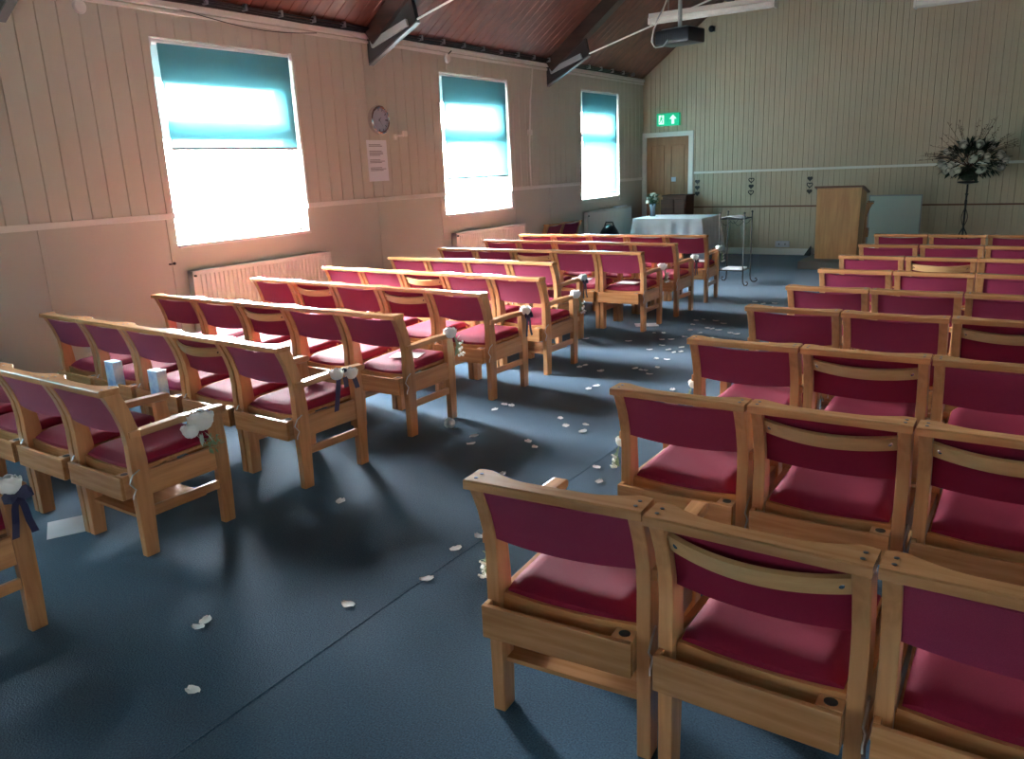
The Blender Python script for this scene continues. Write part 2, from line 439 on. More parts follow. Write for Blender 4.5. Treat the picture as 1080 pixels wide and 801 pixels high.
# cable run under the roof edge
mb = MB()
for k, (dx, dz, rr) in enumerate([(.05, .012, .014), (.075, .028, .012), (.1, .045, .010)]):
    pts = [(XL + dx, YF + .5 + i * .5, ZW - .02 + dz + .006 * math.sin(i * 1.7 + k)) for i in range(int((YB - YF - .7) / .5))]
    mb.tube(pts, rr, 6)
cr = mb.build('cable_run', M['black'], None, True); tag(cr, 'black cables clipped along the top of the left wall', 'cable')
cp = MB().box(XL + .05, XL + .118, -.012, .012, ZW - .008, ZW + .05, .003).build('cable_clip', M['zinc'], cr)
y = 3.6; cp.location.y = y
while y < YB - .8:
    y += .42; c = cp.copy(); COL.objects.link(c); c.location.y = y
mb = MB().tube([(XL + .035, 6.2 - i * .22, ZW - .09 - .05 * math.sin(i * .5)) for i in range(12)], .004, 6)
o = mb.build('loose_cable', M['black'], None, True); tag(o, 'thin dark cable drooping from the top of the wall above nearest window', 'cable')

# ------------------------------------------------------------------ windows
def window(n, x, sgn, w0, w1, blind_z, lab=None):
    """frame set back in the opening; sgn = +1 for the left wall (room lies at +x)"""
    wn = bpy.data.objects.new('window_%d' % n, None); COL.objects.link(wn); wn.location = (x, (w0 + w1) / 2, WINZ[0]); tag(wn, kind='structure')
    X = lambda d: -sgn * d             # d = depth outward from the inner wall face
    a, b = -(w1 - w0) / 2, (w1 - w0) / 2; H = WINZ[1] - WINZ[0]
    def bx(mb, d0, d1, y0, y1, z0, z1, bev=.004):
        xa, xb = sorted((X(d0), X(d1))); mb.box(xa, xb, y0, y1, z0, z1, bev)
    f = MB(); D0, D1 = .13, .20
    bx(f, D0, D1, a, a + .055, 0, H); bx(f, D0, D1, b - .055, b, 0, H)
    bx(f, D0, D1, a + .055, b - .055, 0, .05); bx(f, D0, D1, a + .055, b - .055, H - .30, H)
    bx(f, D0, D1, a + .055, b - .055, .93, .99)
    f.build('window_frame', M['upvc'], wn)
    s = MB(); z0, z1 = .99, H - .30; e = .075
    bx(s, .11, .16, a + .055, a + .055 + e, z0, z1); bx(s, .11, .16, b - .055 - e, b - .055, z0, z1)
    bx(s, .11, .16, a + .055 + e, b - .055 - e, z0, z0 + .09); bx(s, .11, .16, a + .055 + e, b - .055 - e, z1 - .04, z1)
    sash = s.build('sash', M['upvc'], wn)
    for yy in (a + .22, b - .22):
        h = MB(); bx(h, .085, .112, yy - .014, yy + .014, z0 + .03, z0 + .07, .003); bx(h, .07, .09, yy - .01, yy + .07 * (1 if yy < 0 else -1) + (.0), z0 + .035, z0 + .055, .003)
        h.build('sash_handle', M['steel_dark'], sash)
    for nm, (q0, q1, r0, r1) in {'lower': (a + .055, b - .055, .05, .93), 'upper': (a + .13, b - .13, z0 + .09, z1 - .04)}.items():
        g = MB(); xx = X(.165)
        g.mesh([(xx, q0, r0), (xx, q1, r0), (xx, q1, r1), (xx, q0, r1)], [(0, 1, 2, 3)]); g.build('pane', M['glass'], wn)
    g = MB(); bx(g, -.03, .13, a - .0, b + .0, -.012, .018, .004); g.build('window_sill', M['white'], wn)
    # roller blind
    bl = empty('roller_blind', (x, (w0 + w1) / 2, WINZ[1]))
    tag(bl, lab, 'blind')
    MB().tube([(X(.035), a + .02, -.03), (X(.035), b - .01, -.03)], .024, 14).build('roller', M['upvc'], bl, True)
    for yy in (a + .012, b - .012):
        q = MB(); bx(q, -.005, .07, yy - .012, yy + .012, -.075, .0, .003); q.build('bracket', M['upvc'], bl)
    c = MB(); xx = X(.015); drop = blind_z - WINZ[1]
    c.box(min(xx, xx + .0012), max(xx, xx + .0012), a + .085, b - .03, drop + .02, -.02)
    c.build('blind_cloth', M['blind'], bl)
    q = MB(); bx(q, .008, .022, a + .085, b - .03, drop, drop + .025, .004); q.build('bottom_bar', M['steel_grey'], bl)
    ch = MB(); zb = min(drop - .02, -1.0 - .38) if drop > -1.0 else drop - .1
    yy = b - .012
    ch.tube([(X(-.012), yy, -.04), (X(-.012), yy + .004, zb), (X(-.012), yy + .014, zb - .03), (X(-.012), yy + .03, zb - .02), (X(-.012), yy + .028, zb + .05), (X(-.01), yy + .018, -.05)], .0035, 6)
    ch.build('pull_chain', M['upvc'], bl, True)
    # daylight portal in the opening (guides the sky light, emits nothing itself)
    ld = bpy.data.lights.new('sky_portal', 'AREA'); ld.shape = 'RECTANGLE'; ld.size = WINZ[1] - WINZ[0]; ld.size_y = w1 - w0
    ld.cycles.is_portal = True
    lo = bpy.data.objects.new('sky_portal', ld); COL.objects.link(lo); lo.location = (x - sgn * (TH + .01), (w0 + w1) / 2, (WINZ[0] + WINZ[1]) / 2)
    lo.rotation_euler = (0, -sgn * PI / 2, 0)
    return wn
window(1, XL, 1, *WY[2], 1.925, 'teal roller blind half lowered over the nearest window')
window(2, XL, 1, *WY[3], 1.545, 'teal roller blind lowered most of the way over the middle window')
window(3, XL, 1, *WY[4], 1.16, 'teal roller blind fully lowered over the far window')
window(4, XL, 1, *WY[1], 1.16, 'teal roller blind fully lowered beside the camera position on the left')
window(5, XL, 1, *WY[0], 1.5, 'teal roller blind on the left wall behind the camera position')
RB = [2.1, 1.16, 1.16, 1.16, 1.16]
for i, w in enumerate(WY):
    window(6 + i, XR, -1, *w, RB[i], 'teal roller blind on the right wall, number %s window from the rear' % ['first', 'second', 'third', 'fourth', 'fifth'][i])

# ------------------------------------------------------------------ door on the back wall
dr = bpy.data.objects.new('door_1', None); COL.objects.link(dr); dr.location = (-5.87, YB, 0); tag(dr, kind='structure')
mb = MB(); mb.box(-.50, -.41, -.045, 0, 0, 2.10, .005); mb.box(.41, .50, -.045, 0, 0, 2.10, .005); mb.box(-.50, .50, -.045, 0, 2.10, 2.185, .005)
mb.build('door_frame', M['white'], dr)
mb = MB(); mb.box(-.41, .41, -.022, -.013, 0, 2.10)
for (a, b) in ((-.33, -.06), (.06, .33)):
    for (z0, z1) in ((.2, .85), (1.0, 1.95)):
        mb.box(a, a + .02, -.034, -.02, z0, z1, .004); mb.box(b - .02, b, -.034, -.02, z0, z1, .004)
        mb.box(a, b, -.034, -.02, z0, z0 + .02, .004); mb.box(a, b, -.034, -.02, z1 - .02, z1, .004)
mb.build('door_leaf', M['door'], dr)
mb = MB().box(.08, .17, -.027, -.022, 1.30, 1.38, .002); mb.build('door_plate', M['papergrey'], dr)
mb = MB().tube([(-.36, -.02, 1.02), (-.36, -.07, 1.02), (-.26, -.07, 1.02)], .01, 8); mb.build('door_handle', M['zinc'], dr, True)

# exit sign
ex = empty('exit_sign', (-5.85, YB - .013, 2.29)); tag(ex, 'green illuminated emergency exit sign above the door', 'exit sign')
MB().box(-.215, .215, -.06, 0, 0, .22, .006).build('sign_box', M['exitgreen'], ex)
mb = MB(); y0, y1 = -.063, -.060
def flat(mb, poly, y=-.0635): mb.mesh([(px, y, pz) for px, pz in poly] + [(px, -.059, pz) for px, pz in poly],
        [tuple(range(len(poly)))] + [(i, (i + 1) % len(poly), (i + 1) % len(poly) + len(poly), i + len(poly)) for i in range(len(poly))])
flat(mb, [(-.175, .03), (-.075, .03), (-.075, .19), (-.175, .19)])
mb.build('doorway_mark', M['exitwhite'], ex)
mb = MB()
def runner(mb, poly): flat(mb, poly, -.0665)
runner(mb, [(-.145, .12), (-.115, .12), (-.11, .16), (-.14, .16)])
runner(mb, [(-.125, .165), (-.105, .165), (-.105, .183), (-.125, .183)])
runner(mb, [(-.145, .12), (-.125, .12), (-.14, .075), (-.165, .05), (-.17, .06), (-.155, .08)])
runner(mb, [(-.13, .12), (-.115, .12), (-.098, .09), (-.1, .05), (-.112, .05), (-.113, .085)])
runner(mb, [(-.115, .155), (-.085, .125), (-.092, .118), (-.12, .14)])
mb.build('running_figure', M['exitgreen'], ex)
mb = MB()
flat(mb, [(.10, .19), (.17, .115), (.125, .115), (.125, .03), (.075, .03), (.075, .115), (.03, .115)])
mb.build('arrow_mark', M['exitwhite'], ex)

# hearts hanging on the back wall
def heart_pts(s, n=20):
    return [(s * 16 * math.sin(t) ** 3 / 17, s * (13 * math.cos(t) - 5 * math.cos(2 * t) - 2 * math.cos(3 * t) - math.cos(4 * t)) / 17) for t in [2 * PI * i / n for i in range(n)]]
def hearts(x, kinds, lab):
    h = empty('heart_garland', (x, YB - .034, 1.05)); tag(h, lab, 'wall decoration', 'strings of three small hearts on the back wall')
    for k, solid in enumerate(kinds):
        zc_ = .235 - k * .105; P = heart_pts(.048); mb = MB()
        if solid:
            mb.prism([(a, zc_ + b) for a, b in P], -.012, 0, 'y')
        else:
            mb.tube([(a, -.006, zc_ + b) for a, b in P + P[:1]], .008, 6)
        mb.build('heart', M['black'], h)
    MB().tube([(0, -.004, .0), (0, -.004, .36)], .002, 5).build('hanging_cord', M['black'], h)
hearts(-5.28, (1, 1, 1), 'string of three solid black hearts beside the door frame')
hearts(-4.30, (0, 1, 0), 'string of black hearts, middle one solid, between door and lectern')
hearts(-3.31, (1, 0, 1), 'string of black hearts, middle one open, nearest the lectern')

# small wall items
pr = empty('motion_sensor', (-5.07, YB - .012, 3.79)); tag(pr, 'small black device fixed high on the back wall beside the projector', 'sensor')
MB().box(-.05, .05, -.012, 0, 0, .09, .004).build('back_plate', M['black'], pr)
MB().ball((0, -.045, .045), .055, sub=3).build('dome', M['blackplastic'], pr, True)
so = empty('wall_socket', (-3.72, YB - .012, .13)); tag(so, 'white double socket low on the back wall left of the lectern', 'socket')
MB().box(-.12, .12, -.04, 0, 0, .11, .008).build('face_plate', M['papergrey'], so)
MB().box(-.06, -.045, -.043, -.039, .04, .07).box(.045, .06, -.043, -.039, .04, .07).build('socket_slot', M['steel_dark'], so)
op = MB().prism([(0, 0), (.10, 0), (.10, .16)], YB - .12, YB - .035, 'y', .003).build('door_wedge', M['black'], None, loc=(-3.33, 0, .002)); tag(op, 'small black wedge shaped box at the skirting left of lectern', 'box')

# clock
ck = empty('wall_clock', (XL + .012, 7.02, 2.24)); tag(ck, 'round silver rimmed wall clock above the pinned notice', 'clock')
rot = Matrix.Rotation(PI / 2, 4, 'Y')
MB().lathe([(.15, 0), (.158, .03), (.152, .06), (.138, .068), (.126, .06), (.124, .03), (.120, .028)], 40, rot).build('rim', M['chrome'], ck, True)
MB().lathe([(.124, .026), (.124, .031), (.0, .032)][:2] + [(.001, .031)], 40, rot).build('dial', M['clockface'], ck)
mb = MB()
for k in range(12):
    a = k * PI / 6; r0, r1 = (.10 if k % 3 == 0 else .108), .125
    s, c = math.sin(a), math.cos(a); w = .004 if k % 3 else .006
    mb.mesh([(.033, s * r0 + c * w, c * r0 - s * w), (.033, s * r1 + c * w, c * r1 - s * w), (.033, s * r1 - c * w, c * r1 + s * w), (.033, s * r0 - c * w, c * r0 + s * w)], [(0, 1, 2, 3)])
mb.build('hour_marks', M['steel_dark'], ck)
for nm, a, l, w in (('hour_hand', R(50), .062, .005), ('minute_hand', R(140), .10, .0035)):
    s, c = math.sin(a), math.cos(a)
    MB().mesh([(.035, c * w, -s * w), (.035, s * l, c * l), (.035, -c * w, s * w), (.035, -s * .02, -c * .02)], [(0, 1, 2, 3)]).build(nm, M['black'], ck)

nt_ = empty('wall_notice', (XL + .0125, 6.98, 1.575)); tag(nt_, 'pink white paper notice pinned under the wall clock', 'notice')
MB().box(0, .0015, -.165, .165, 0, .45).build('sheet', M['paper'], nt_)
mb = MB(); random.seed(3)
for zt in (.40, .385, .33, .315, .30, .285, .235, .22, .205, .15, .135, .12):
    mb.box(.0015, .0022, -.13, -.13 + random.uniform(.17, .26), zt - .004, zt + .003)
mb.build('print_lines', M['ink'], nt_)

hk = empty('wall_hook', (XL + .012, 7.30, 2.07)); tag(hk, 'small white bracket arm on the wall right of the clock', 'bracket')
MB().box(0, .015, -.02, .02, -.04, .02, .003).build('mount', M['white'], hk)
MB().tube([(.01, 0, 0), (.07, .02, .005), (.13, .03, .01)], .008, 8).box(.12, .145, -.0, .06, -.01, .05, .004).build('arm', M['white'], hk, True)

# pipe with switch between windows two and three
pp = empty('cable_conduit', (XL + .012, 10.24, 1.38)); tag(pp, 'white vertical conduit with pull switch between middle and far windows', 'conduit')
MB().tube([(.012, 0, .01), (.012, -.0, .6), (.012, .06, 1.2), (.012, .15, 1.66)], .012, 8).build('tube', M['white'], pp, True)
MB().box(0, .045, -.04, .04, .73, .81, .006).build('switch_box', M['white'], pp)
for (y, z, lab) in ((3.75, 2.99, 'small white ceiling sensor left of the nearest window top'), (8.37, 3.0, 'small white sensor above the middle window')):
    sn = empty('wall_sensor', (XL + .012, y, z)); tag(sn, lab, 'sensor')
    MB().lathe([(.05, 0), (.055, .015), (.045, .035), (.02, .045), (.001, .047)], 20, rot).build('cover', M['white'], sn, True)
    MB().tube([(.012, 0, .02), (.03, .02, .06), (.05, .05, .09)], .008, 6).build('stem', M['steel_dark'], sn, True)
vh = MB().box(XL, XL + .03, 4.19, 4.22, .955, .965, .002).ball((XL + .035, 4.225, .965), .014).build('pipe_hook', M['steel_dark']); tag(vh, 'small dark hook on the wall at the corner below nearest window', 'hook')

# radiators
def radiator(y0, y1, lab, H=.59):
    r = empty('radiator', (XL, (y0 + y1) / 2, .29)); tag(r, lab, 'radiator', 'panel radiators under the left windows')
    a, b = -(y1 - y0) / 2, (y1 - y0) / 2
    mb = MB(); n = int((y1 - y0) / .05); p = (b - a - .08) / n
    prof = [(a, .0), (a + .04, 0)]
    V = []; yy = a + .04
    x1, x2 = .105, .093
    pts = [(x1, a)]
    for i in range(n):
        s = a + .04 + i * p
        pts += [(x1, s), (x1, s + p * .52), (x2, s + p * .64), (x2, s + p * .88)]
    pts += [(x1, b - .04), (x1, b)]
    vs = []
    for z in (.035, H - .035):
        vs += [(q[0], q[1], z) for q in pts]
    m_ = len(pts)
    mb.mesh(vs, [(i, i + 1, i + 1 + m_, i + m_) for i in range(m_ - 1)])
    mb.box(.03, x1, a, b, H - .036, H, .004); mb.box(.03, x1, a, b, 0, .036, .004)
    mb.box(.03, x1 + .001, a, a + .03, 0, H, .004); mb.box(.03, x1 + .001, b - .03, b, 0, H, .004); mb.box(.03, .045, a, b, 0, H)
    mb.build('panel', M['radiator'], r)
    mb = MB().box(.0, .04, a + .2, a + .24, .08, .5); mb.box(.0, .04, b - .24, b - .2, .08, .5); mb.build('wall_bracket', M['steel_grey'], r)
    MB().tube([(.09, a + .02, .55), (.125, a + .02, .55)], .010, 8).build('air_valve', M['steel_dark'], r)
    MB().tube([(.07, b + .03, -.29), (.07, b + .03, .05), (.07, b, .05)], .0075, 8).build('feed_pipe', M['white'], r, True)
radiator(4.34, 6.03, 'white ribbed radiator under the nearest window')
radiator(8.25, 9.93, 'white radiator under the middle window', .585)
radiator(11.86, 13.58, 'grey looking radiator under the far window behind table end', .62)
pb = MB().box(XL + .035, XL + .10, 12.95, 13.4, .911, .935, .003).build('paper_pile', M['paper']); tag(pb, 'flat white papers lying on top of the far radiator', 'papers')

# ------------------------------------------------------------------ fluorescent battens, projector
def batten(loc, L, lab, rz=0):
    b = empty('strip_light', loc, rz); tag(b, lab, 'strip light')
    MB().prism([(-.05, .05), (.05, .05), (.04, .11), (-.04, .11)], 0, L, 'x', .004).build('housing', M['white'], b)
    MB().prism([(-.06, .045), (-.05, .0), (-.02, -.018), (.02, -.018), (.05, .0), (.06, .045)], .02, L - .02, 'x', .003).build('diffuser', M['tube'], b)
    for x in (0, L - .025): MB().box(x, x + .025, -.065, .065, -.022, .055, .005).build('end_cap', M['white'], b)
    for x in (.25, L - .25): MB().tube([(x, 0, .11), (x, 0, zc(loc[0] + x) - loc[2] + .02)], .004, 6).build('suspension', M['steel_grey'], b)
batten((-4.41, 10.1, 3.36), 1.58, 'unlit white strip light hanging above the projector')
batten((-1.37, 10.1, 3.15), 1.58, 'unlit white strip light at the top right of the picture')

pj = empty('projector', (-3.53, 8.9, 2.90), R(-12)); tag(pj, 'black projector hanging from the roof on a metal pole', 'projector')
MB().box(-.22, .22, -.16, .16, .0, .15, .022).build('casing', M['blackplastic'], pj, True)
MB().box(-.16, .16, -.12, .12, .15, .165, .004).build('mount_plate', M['steel_grey'], pj)
MB().tube([(.0, 0, .16), (0, 0, zc(-3.53) - 2.90)], .022, 12).build('pole', M['steel_grey'], pj, True)
MB().lathe([(.045, 0), (.05, .03), (.04, .035), (.035, .02), (.001, .02)], 20, Matrix.Translation((.1, .16, .075)) @ Matrix.Rotation(-PI / 2, 4, 'X')).build('lens', M['lens'], pj, True)
mb = MB()
for i in range(5): mb.box(-.14 + i * .03, -.125 + i * .03, -.163, -.158, .03, .11)
mb.build('vent', M['steel_dark'], pj)
MB().tube([(-.03, -.02, 1.2), (-.05, -.05, .8), (-.10, -.10, .45), (-.2, -.13, .28), (-.26, -.14, .12), (-.25, -.15, .02), (-.20, -.17, -.02), (-.1, -.17, -.02), (-.04, -.165, .04)], .009, 8).build('cable', M['steel_grey'], pj, True)
MB().tube([(.0, -.03, 1.1), (-.03, -.08, .7), (-.14, -.13, .33), (-.24, -.15, .18), (-.27, -.15, .05), (-.22, -.165, -.01)], .007, 8).build('cable', M['white'], pj, True)

# ------------------------------------------------------------------ chairs
W2 = .255            # half width over the rail
PX = .250            # post outer x
PT = .040            # post thickness
back_e = [(0.0, .092), (.15, .092), (.34, .088), (.46, .088), (.53, .090), (.61, .083), (.69, .060), (.75, .034), (.795, .012)]
front_e = [(0.0, .155), (.15, .162), (.30, .168), (.46, .168), (.56, .158), (.61, .148), (.69, .128), (.75, .108), (.795, .090)]
def post(sx):
    prof = [(y, z) for z, y in back_e] + [(y, z) for z, y in reversed(front_e)]
    a, b = sorted((sx * PX, sx * (PX - PT)))
    return MB().prism(prof, a, b, 'x', .004)
def edge_y(z, tab):
    for (z0, y0), (z1, y1) in zip(tab, tab[1:]):
        if z0 <= z <= z1: return y0 + (y1 - y0) * (z - z0) / (z1 - z0)
    return tab[-1][1]
def grid_solid(mb, nx, nz, F, thick):
    """closed sheet: F(u,v) -> point, thick(u,v) -> offset vector"""
    A = [[Vector(F(i / nx, j / nz)) for i in range(nx + 1)] for j in range(nz + 1)]
    B = [[A[j][i] + Vector(thick(i / nx, j / nz)) for i in range(nx + 1)] for j in range(nz + 1)]
    V = [v for r in A for v in r] + [v for r in B for v in r]
    N = (nx + 1) * (nz + 1); idx = lambda i, j: j * (nx + 1) + i
    Fc = []
    for j in range(nz):
        for i in range(nx):
            Fc.append((idx(i, j), idx(i + 1, j), idx(i + 1, j + 1), idx(i, j + 1)))
            Fc.append((N + idx(i, j), N + idx(i, j + 1), N + idx(i + 1, j + 1), N + idx(i + 1, j)))
    for i in range(nx):
        Fc.append((idx(i, 0), N + idx(i, 0), N + idx(i + 1, 0), idx(i + 1, 0)))
        Fc.append((idx(i, nz), idx(i + 1, nz), N + idx(i + 1, nz), N + idx(i, nz)))
    for j in range(nz):
        Fc.append((idx(0, j), idx(0, j + 1), N + idx(0, j + 1), N + idx(0, j)))
        Fc.append((idx(nx, j), N + idx(nx, j), N + idx(nx, j + 1), idx(nx, j + 1)))
    mb.mesh(V, Fc)
    return mb

def make_chair(kind, arms, shelf=False):
    root = empty('church_chair', (0, 0, 0))
    wd, wx, wy = M['wood'], M['woodx'], M['woody']
    for sx in (-1, 1): post(sx).build('leg', wd, root)
    # front legs
    ztop = .565 if arms else .405
    for sx in (-1, 1):
        a, b = sorted((sx * PX, sx * (PX - PT)))
        MB().prism([(.512, 0), (.572, 0), (.580, .2), (.582, .42), (.572, ztop), (.508, ztop), (.512, .42), (.514, .2)], a, b, 'x', .004).build('leg', wd, root)
    # top rail: straight back edge, hollowed front edge, flared ends
    n = 24; mb = MB(); V = []
    for i in range(n + 1):
        x = -W2 + 2 * W2 * i / n; u = abs(x) / W2
        fe = .058 + .044 * max(0, min(1, (u - .35) / .5)) ** 1.6 + (.0 if u < .96 else -.006)
        be = .0
        for (y, z) in ((be, .783), (be, .806), (be + .004, .810), (fe - .004, .810), (fe, .806), (fe, .783)): V.append((x, y, z))
    Fc = []
    for i in range(n):
        for k in range(6): Fc.append((i * 6 + k, (i + 1) * 6 + k, (i + 1) * 6 + (k + 1) % 6, i * 6 + (k + 1) % 6))
    Fc += [tuple(range(6)), tuple(range(n * 6 + 5, n * 6 - 1, -1))]
    mb.mesh(V, Fc); tr = mb.build('top_rail', wx, root)
    mb = MB()
    for sx in (-1, 1):
        for yy in (.030, .062):
            mb.lathe([(.0055, .8095), (.0055, .8112), (.001, .8112)], 10, Matrix.Translation((sx * (PX - PT / 2), yy, 0)))
    mb.build('screw', M['steel_dark'], tr)
    xi = PX - PT
    # backrest cloth
    if kind == 'plain':
        zt, zb, bul, off = .779, .598, .010, .006
    else:
        zt, zb, bul, off = .779, .580, .024, .028
    def F(u, v):
        x = -xi + 2 * xi * u; c = 1 - (2 * u - 1) ** 2
        z = zb - (.012 * c if kind == 'plain' else .006 * c) + (zt - zb) * v
        y = edge_y(z, back_e) + off - bul * c
        return (x, y, z)
    def T(u, v):
        e = min(1, 6 * v * (1 - v) + .25)
        return (0, .034 * e, .012 * e)
    mb = grid_solid(MB(), 14, 8, F, T)
    mb.build('backrest', M['fabric_back'] if kind == 'plain' else M['fabric'], root, True)
    if kind == 'slat':
        def F2(u, v):
            x = -xi + 2 * xi * u; c = 1 - (2 * u - 1) ** 2
            z = .687 + .050 * v + .012 * (1 - c); y = edge_y(z, back_e) + .012 - .052 * c
            return (x, y, z)
        sl = grid_solid(MB(), 16, 2, F2, lambda u, v: (0, .014, .005)).build('back_slat', M['woodslat'], root)
        mb = MB()
        for sx in (-1, 1):
            mb.lathe([(.0085, 0), (.0085, .004), (.005, .006), (.001, .0065)], 12, Matrix.Translation((sx * (xi - .022), edge_y(.725, back_e) + .008, .724)) @ Matrix.Rotation(PI / 2, 4, 'X'))
        mb.build('bolt', M['chrome'], sl, True)
    # seat: cushion on a bent plywood board
    def S(u, v):
        x = -xi + .004 + (2 * xi - .008) * u; y = .112 + .478 * v
        z = .398 + .012 * v - .012 * (1 - (2 * u - 1) ** 2) * (1 - v)
        return (x, y, z)
    mb = grid_solid(MB(), 12, 6, S, lambda u, v: (0, 0, .014)); mb.build('seat_board', wx, root)
    def C(u, v):
        k = .93 if v > .02 else .90
        x = (-xi + .012) + (2 * xi - .024) * u; y = .124 + .461 * v
        z = .413 + .012 * v - .012 * (1 - (2 * u - 1) ** 2) * (1 - v)
        return (x, y, z)
    def CT(u, v):
        eu = min(1, (1 - abs(2 * u - 1)) * 5 + .12) ** .5; ev = min(1, (1 - abs(2 * v - 1)) * 5 + .12) ** .5
        return (0, 0, .046 * eu * ev)
    mb = grid_solid(MB(), 20, 16, C, CT); mb.build('seat', M['fabric'], root, True)
    # seat rails
    for sx in (-1, 1):
        a, b = sorted((sx * (PX - .009), sx * (PX - .031)))
        MB().box(a, b, .160, .515, .285, .400, .003).build('side_rail', wy, root)
        a, b = sorted((sx * (PX - .010), sx * (PX - .030)))
        MB().box(a, b, .160, .515, .183, .226, .003).build('stretcher', wy, root)
    MB().box(-xi, xi, .525, .547, .315, .398, .003).build('front_rail', wx, root)
    MB().box(-xi, xi, .114, .132, .330, .398, .003).build('rear_rail', wx, root)
    # book box behind the seat
    bb = MB().box(-PX + .003, xi - .0, .046, .062, .285, .392, .003)
    bb.box(-xi, xi - .05, .062, .112, .290, .302)
    bb.box(-PX + .003, -PX + .018, .062, .090, .285, .392, .002)
    bk = bb.build('book_box', wx, root)
    # end block with a hole for a communion glass
    mb = MB(); zt = .395; x0, x1, y0, y1 = xi - .062, xi - .001, .062, .112
    mb.box(x0, x1, y0, y1, .285, zt - .001, .003)
    mb.build('end_block', wy, bk)
    MB().lathe([(.016, zt - .0008), (.016, zt + .0006), (.001, zt + .0006)], 14, Matrix.Translation(((x0 + x1) / 2, .087, 0))).build('glass_hole', M['steel_dark'], bk)
    # shelf under the seat
    if shelf: MB().box(-PX + .031, PX - .031, .118, .45, .168, .183, .002).build('under_shelf', wx, root)
    if arms:
        for sx in (-1, 1):
            a, b = sorted((sx * (PX + .014), sx * (PX - PT + .002)))
            prof = [(.150, .568), (.150, .598), (.36, .606), (.585, .600), (.596, .592), (.594, .572), (.572, .565), (.36, .574)]
            ar = MB().prism(prof, a, b, 'x', .005).build('armrest', wy, root)
            c, d = sorted((sx * PX, sx * (PX + .012)))
            MB().box(min(sx * (PX - .001), sx * (PX + .013)), max(sx * (PX - .001), sx * (PX + .014)), .098, .15, .570, .602, .003).build('arm_block', M['wood'], ar)
    else:
        pass
    # wire hook that links the chair to its neighbour
    sx = 1; hx = PX + .0035
    pts = [(hx, .12, .42), (hx + .002, .085, .405), (hx, .065, .37), (hx + .002, .09, .335), (hx, .075, .31), (hx + .002, .07, .295)]
    MB().tube(pts, .0032, 6).build('link_hook', M['zinc'], root, True)
    return root
PROTO = {k: make_chair(*k) for k in (('plain', False, False), ('slat', False, False), ('plain', True, False), ('plain', True, True))}
reg(None)
used = set()
def place_chair(kind, arms, x, y, label, group, sc=1.0, rz=0.0, shelf=False):
    k = (kind, arms, shelf)
    if k in used: o = copy_tree(PROTO[k])
    else: o = PROTO[k]; used.add(k)
    o.location = (x, y, 0); o.rotation_euler = (0, 0, rz); o.scale = (sc, 1, 1)
    tag(o, label, 'chair', group); return o
ORD = ['nearest', 'second', 'third', 'fourth', 'fifth', 'sixth', 'seventh', 'eighth', 'ninth', 'tenth']
# left block: aisle end x, wall end x
LROWS = [  # y of left end, y of aisle end, x left, x right, number, slat indices counted from the aisle (1..)
    (.705, .70, -3.575, -3.075, 1, ()),
    (1.76, 1.715, -5.27, -3.243, 4, ()),
    (2.74, 2.63, -5.77, -3.20, 5, (2,)),
    (3.60, 3.575, -5.78, -3.235, 5, (3,)),
    (4.58, 4.49, -5.80, -3.235, 5, (2, 4)),
    (5.40, 5.29, -5.76, -3.235, 5, (3,)),
    (6.26, 6.22, -5.68, -3.66, 4, ()),
    (7.15, 7.18, -5.72, -3.22, 5, (3,)),
    (8.10, 8.05, -5.75, -3.22, 5, ()),
    (8.88, 9.02, -5.73, -3.22, 5, ()),
]
AISLE = {}
WHERE = {2: 'second seat in from the aisle', 3: 'third seat in from the aisle', 4: 'fourth seat in from the aisle', 5: 'wall end seat'}
for r, (ya, yb_, xa, xb, n, slats) in enumerate(LROWS):
    rz = math.atan2(yb_ - ya, xb - xa); pitch = (xb - xa) / n; sc = pitch / .513
    for i in range(n):
        k = n - i                                    # 1 = aisle
        u = (i + .5) / n; x = xa + (xb - xa) * u; y = ya + (yb_ - ya) * u
        kind = 'slat' if k in slats else 'plain'
        desc = 'slatted back' if kind == 'slat' else 'plain maroon back'
        pos = 'armchair at the aisle end' if k == 1 else WHERE[k]
        lab = 'chair with %s, %s, %s row of left block' % (desc, pos, ORD[r])
        o = place_chair(kind, k == 1, x, y, lab, 'church chairs in the block left of the aisle', sc, rz, k == 1 and r in (1, 5, 6))
        if k == 1: AISLE['L%d' % (r + 1)] = (x, y, rz, sc)
RROWS = [  # y, x left, count, slats (1 = aisle end)
    (1.655, -1.285, 4, (2,)), (2.665, -1.335, 4, (2, 3)), (3.63, -1.39, 4, (2,)), (4.59, -1.405, 4, (3,)), (5.44, -1.39, 4, ()),
    (6.34, -1.385, 5, (4,)), (7.28, -1.43, 5, (2,)), (8.25, -1.44, 5, ()), (9.34, -1.48, 5, (4,))]
WHERER = {2: 'second seat from the aisle', 3: 'third seat from the aisle', 4: 'fourth seat from the aisle', 5: 'fifth seat from the aisle'}
for r, (y, xa, n, slats) in enumerate(RROWS):
    pitch = .538 if r < 4 else .528
    for i in range(n):
        k = i + 1; kind = 'slat' if k in slats else 'plain'
        desc = 'slatted back' if kind == 'slat' else 'plain maroon back'
        pos = 'armchair at the aisle end' if k == 1 else WHERER[k]
        x = xa + pitch * (i + .5)
        o = place_chair(kind, k == 1, x, y + random.uniform(-.008, .012), 'chair with %s, %s, %s row of right block' % (desc, pos, ORD[r]),
                        'church chairs in the block right of the aisle', 1.035 if r < 4 else 1.015, R({(0, 1): 4.0, (0, 2): -1.0, (0, 3): 0}.get((r, k), random.uniform(-.6, .6))), k == 1 and r in (0, 1))
        if k == 1: AISLE['R%d' % (r + 1)] = (x, y, 0, 1.035)
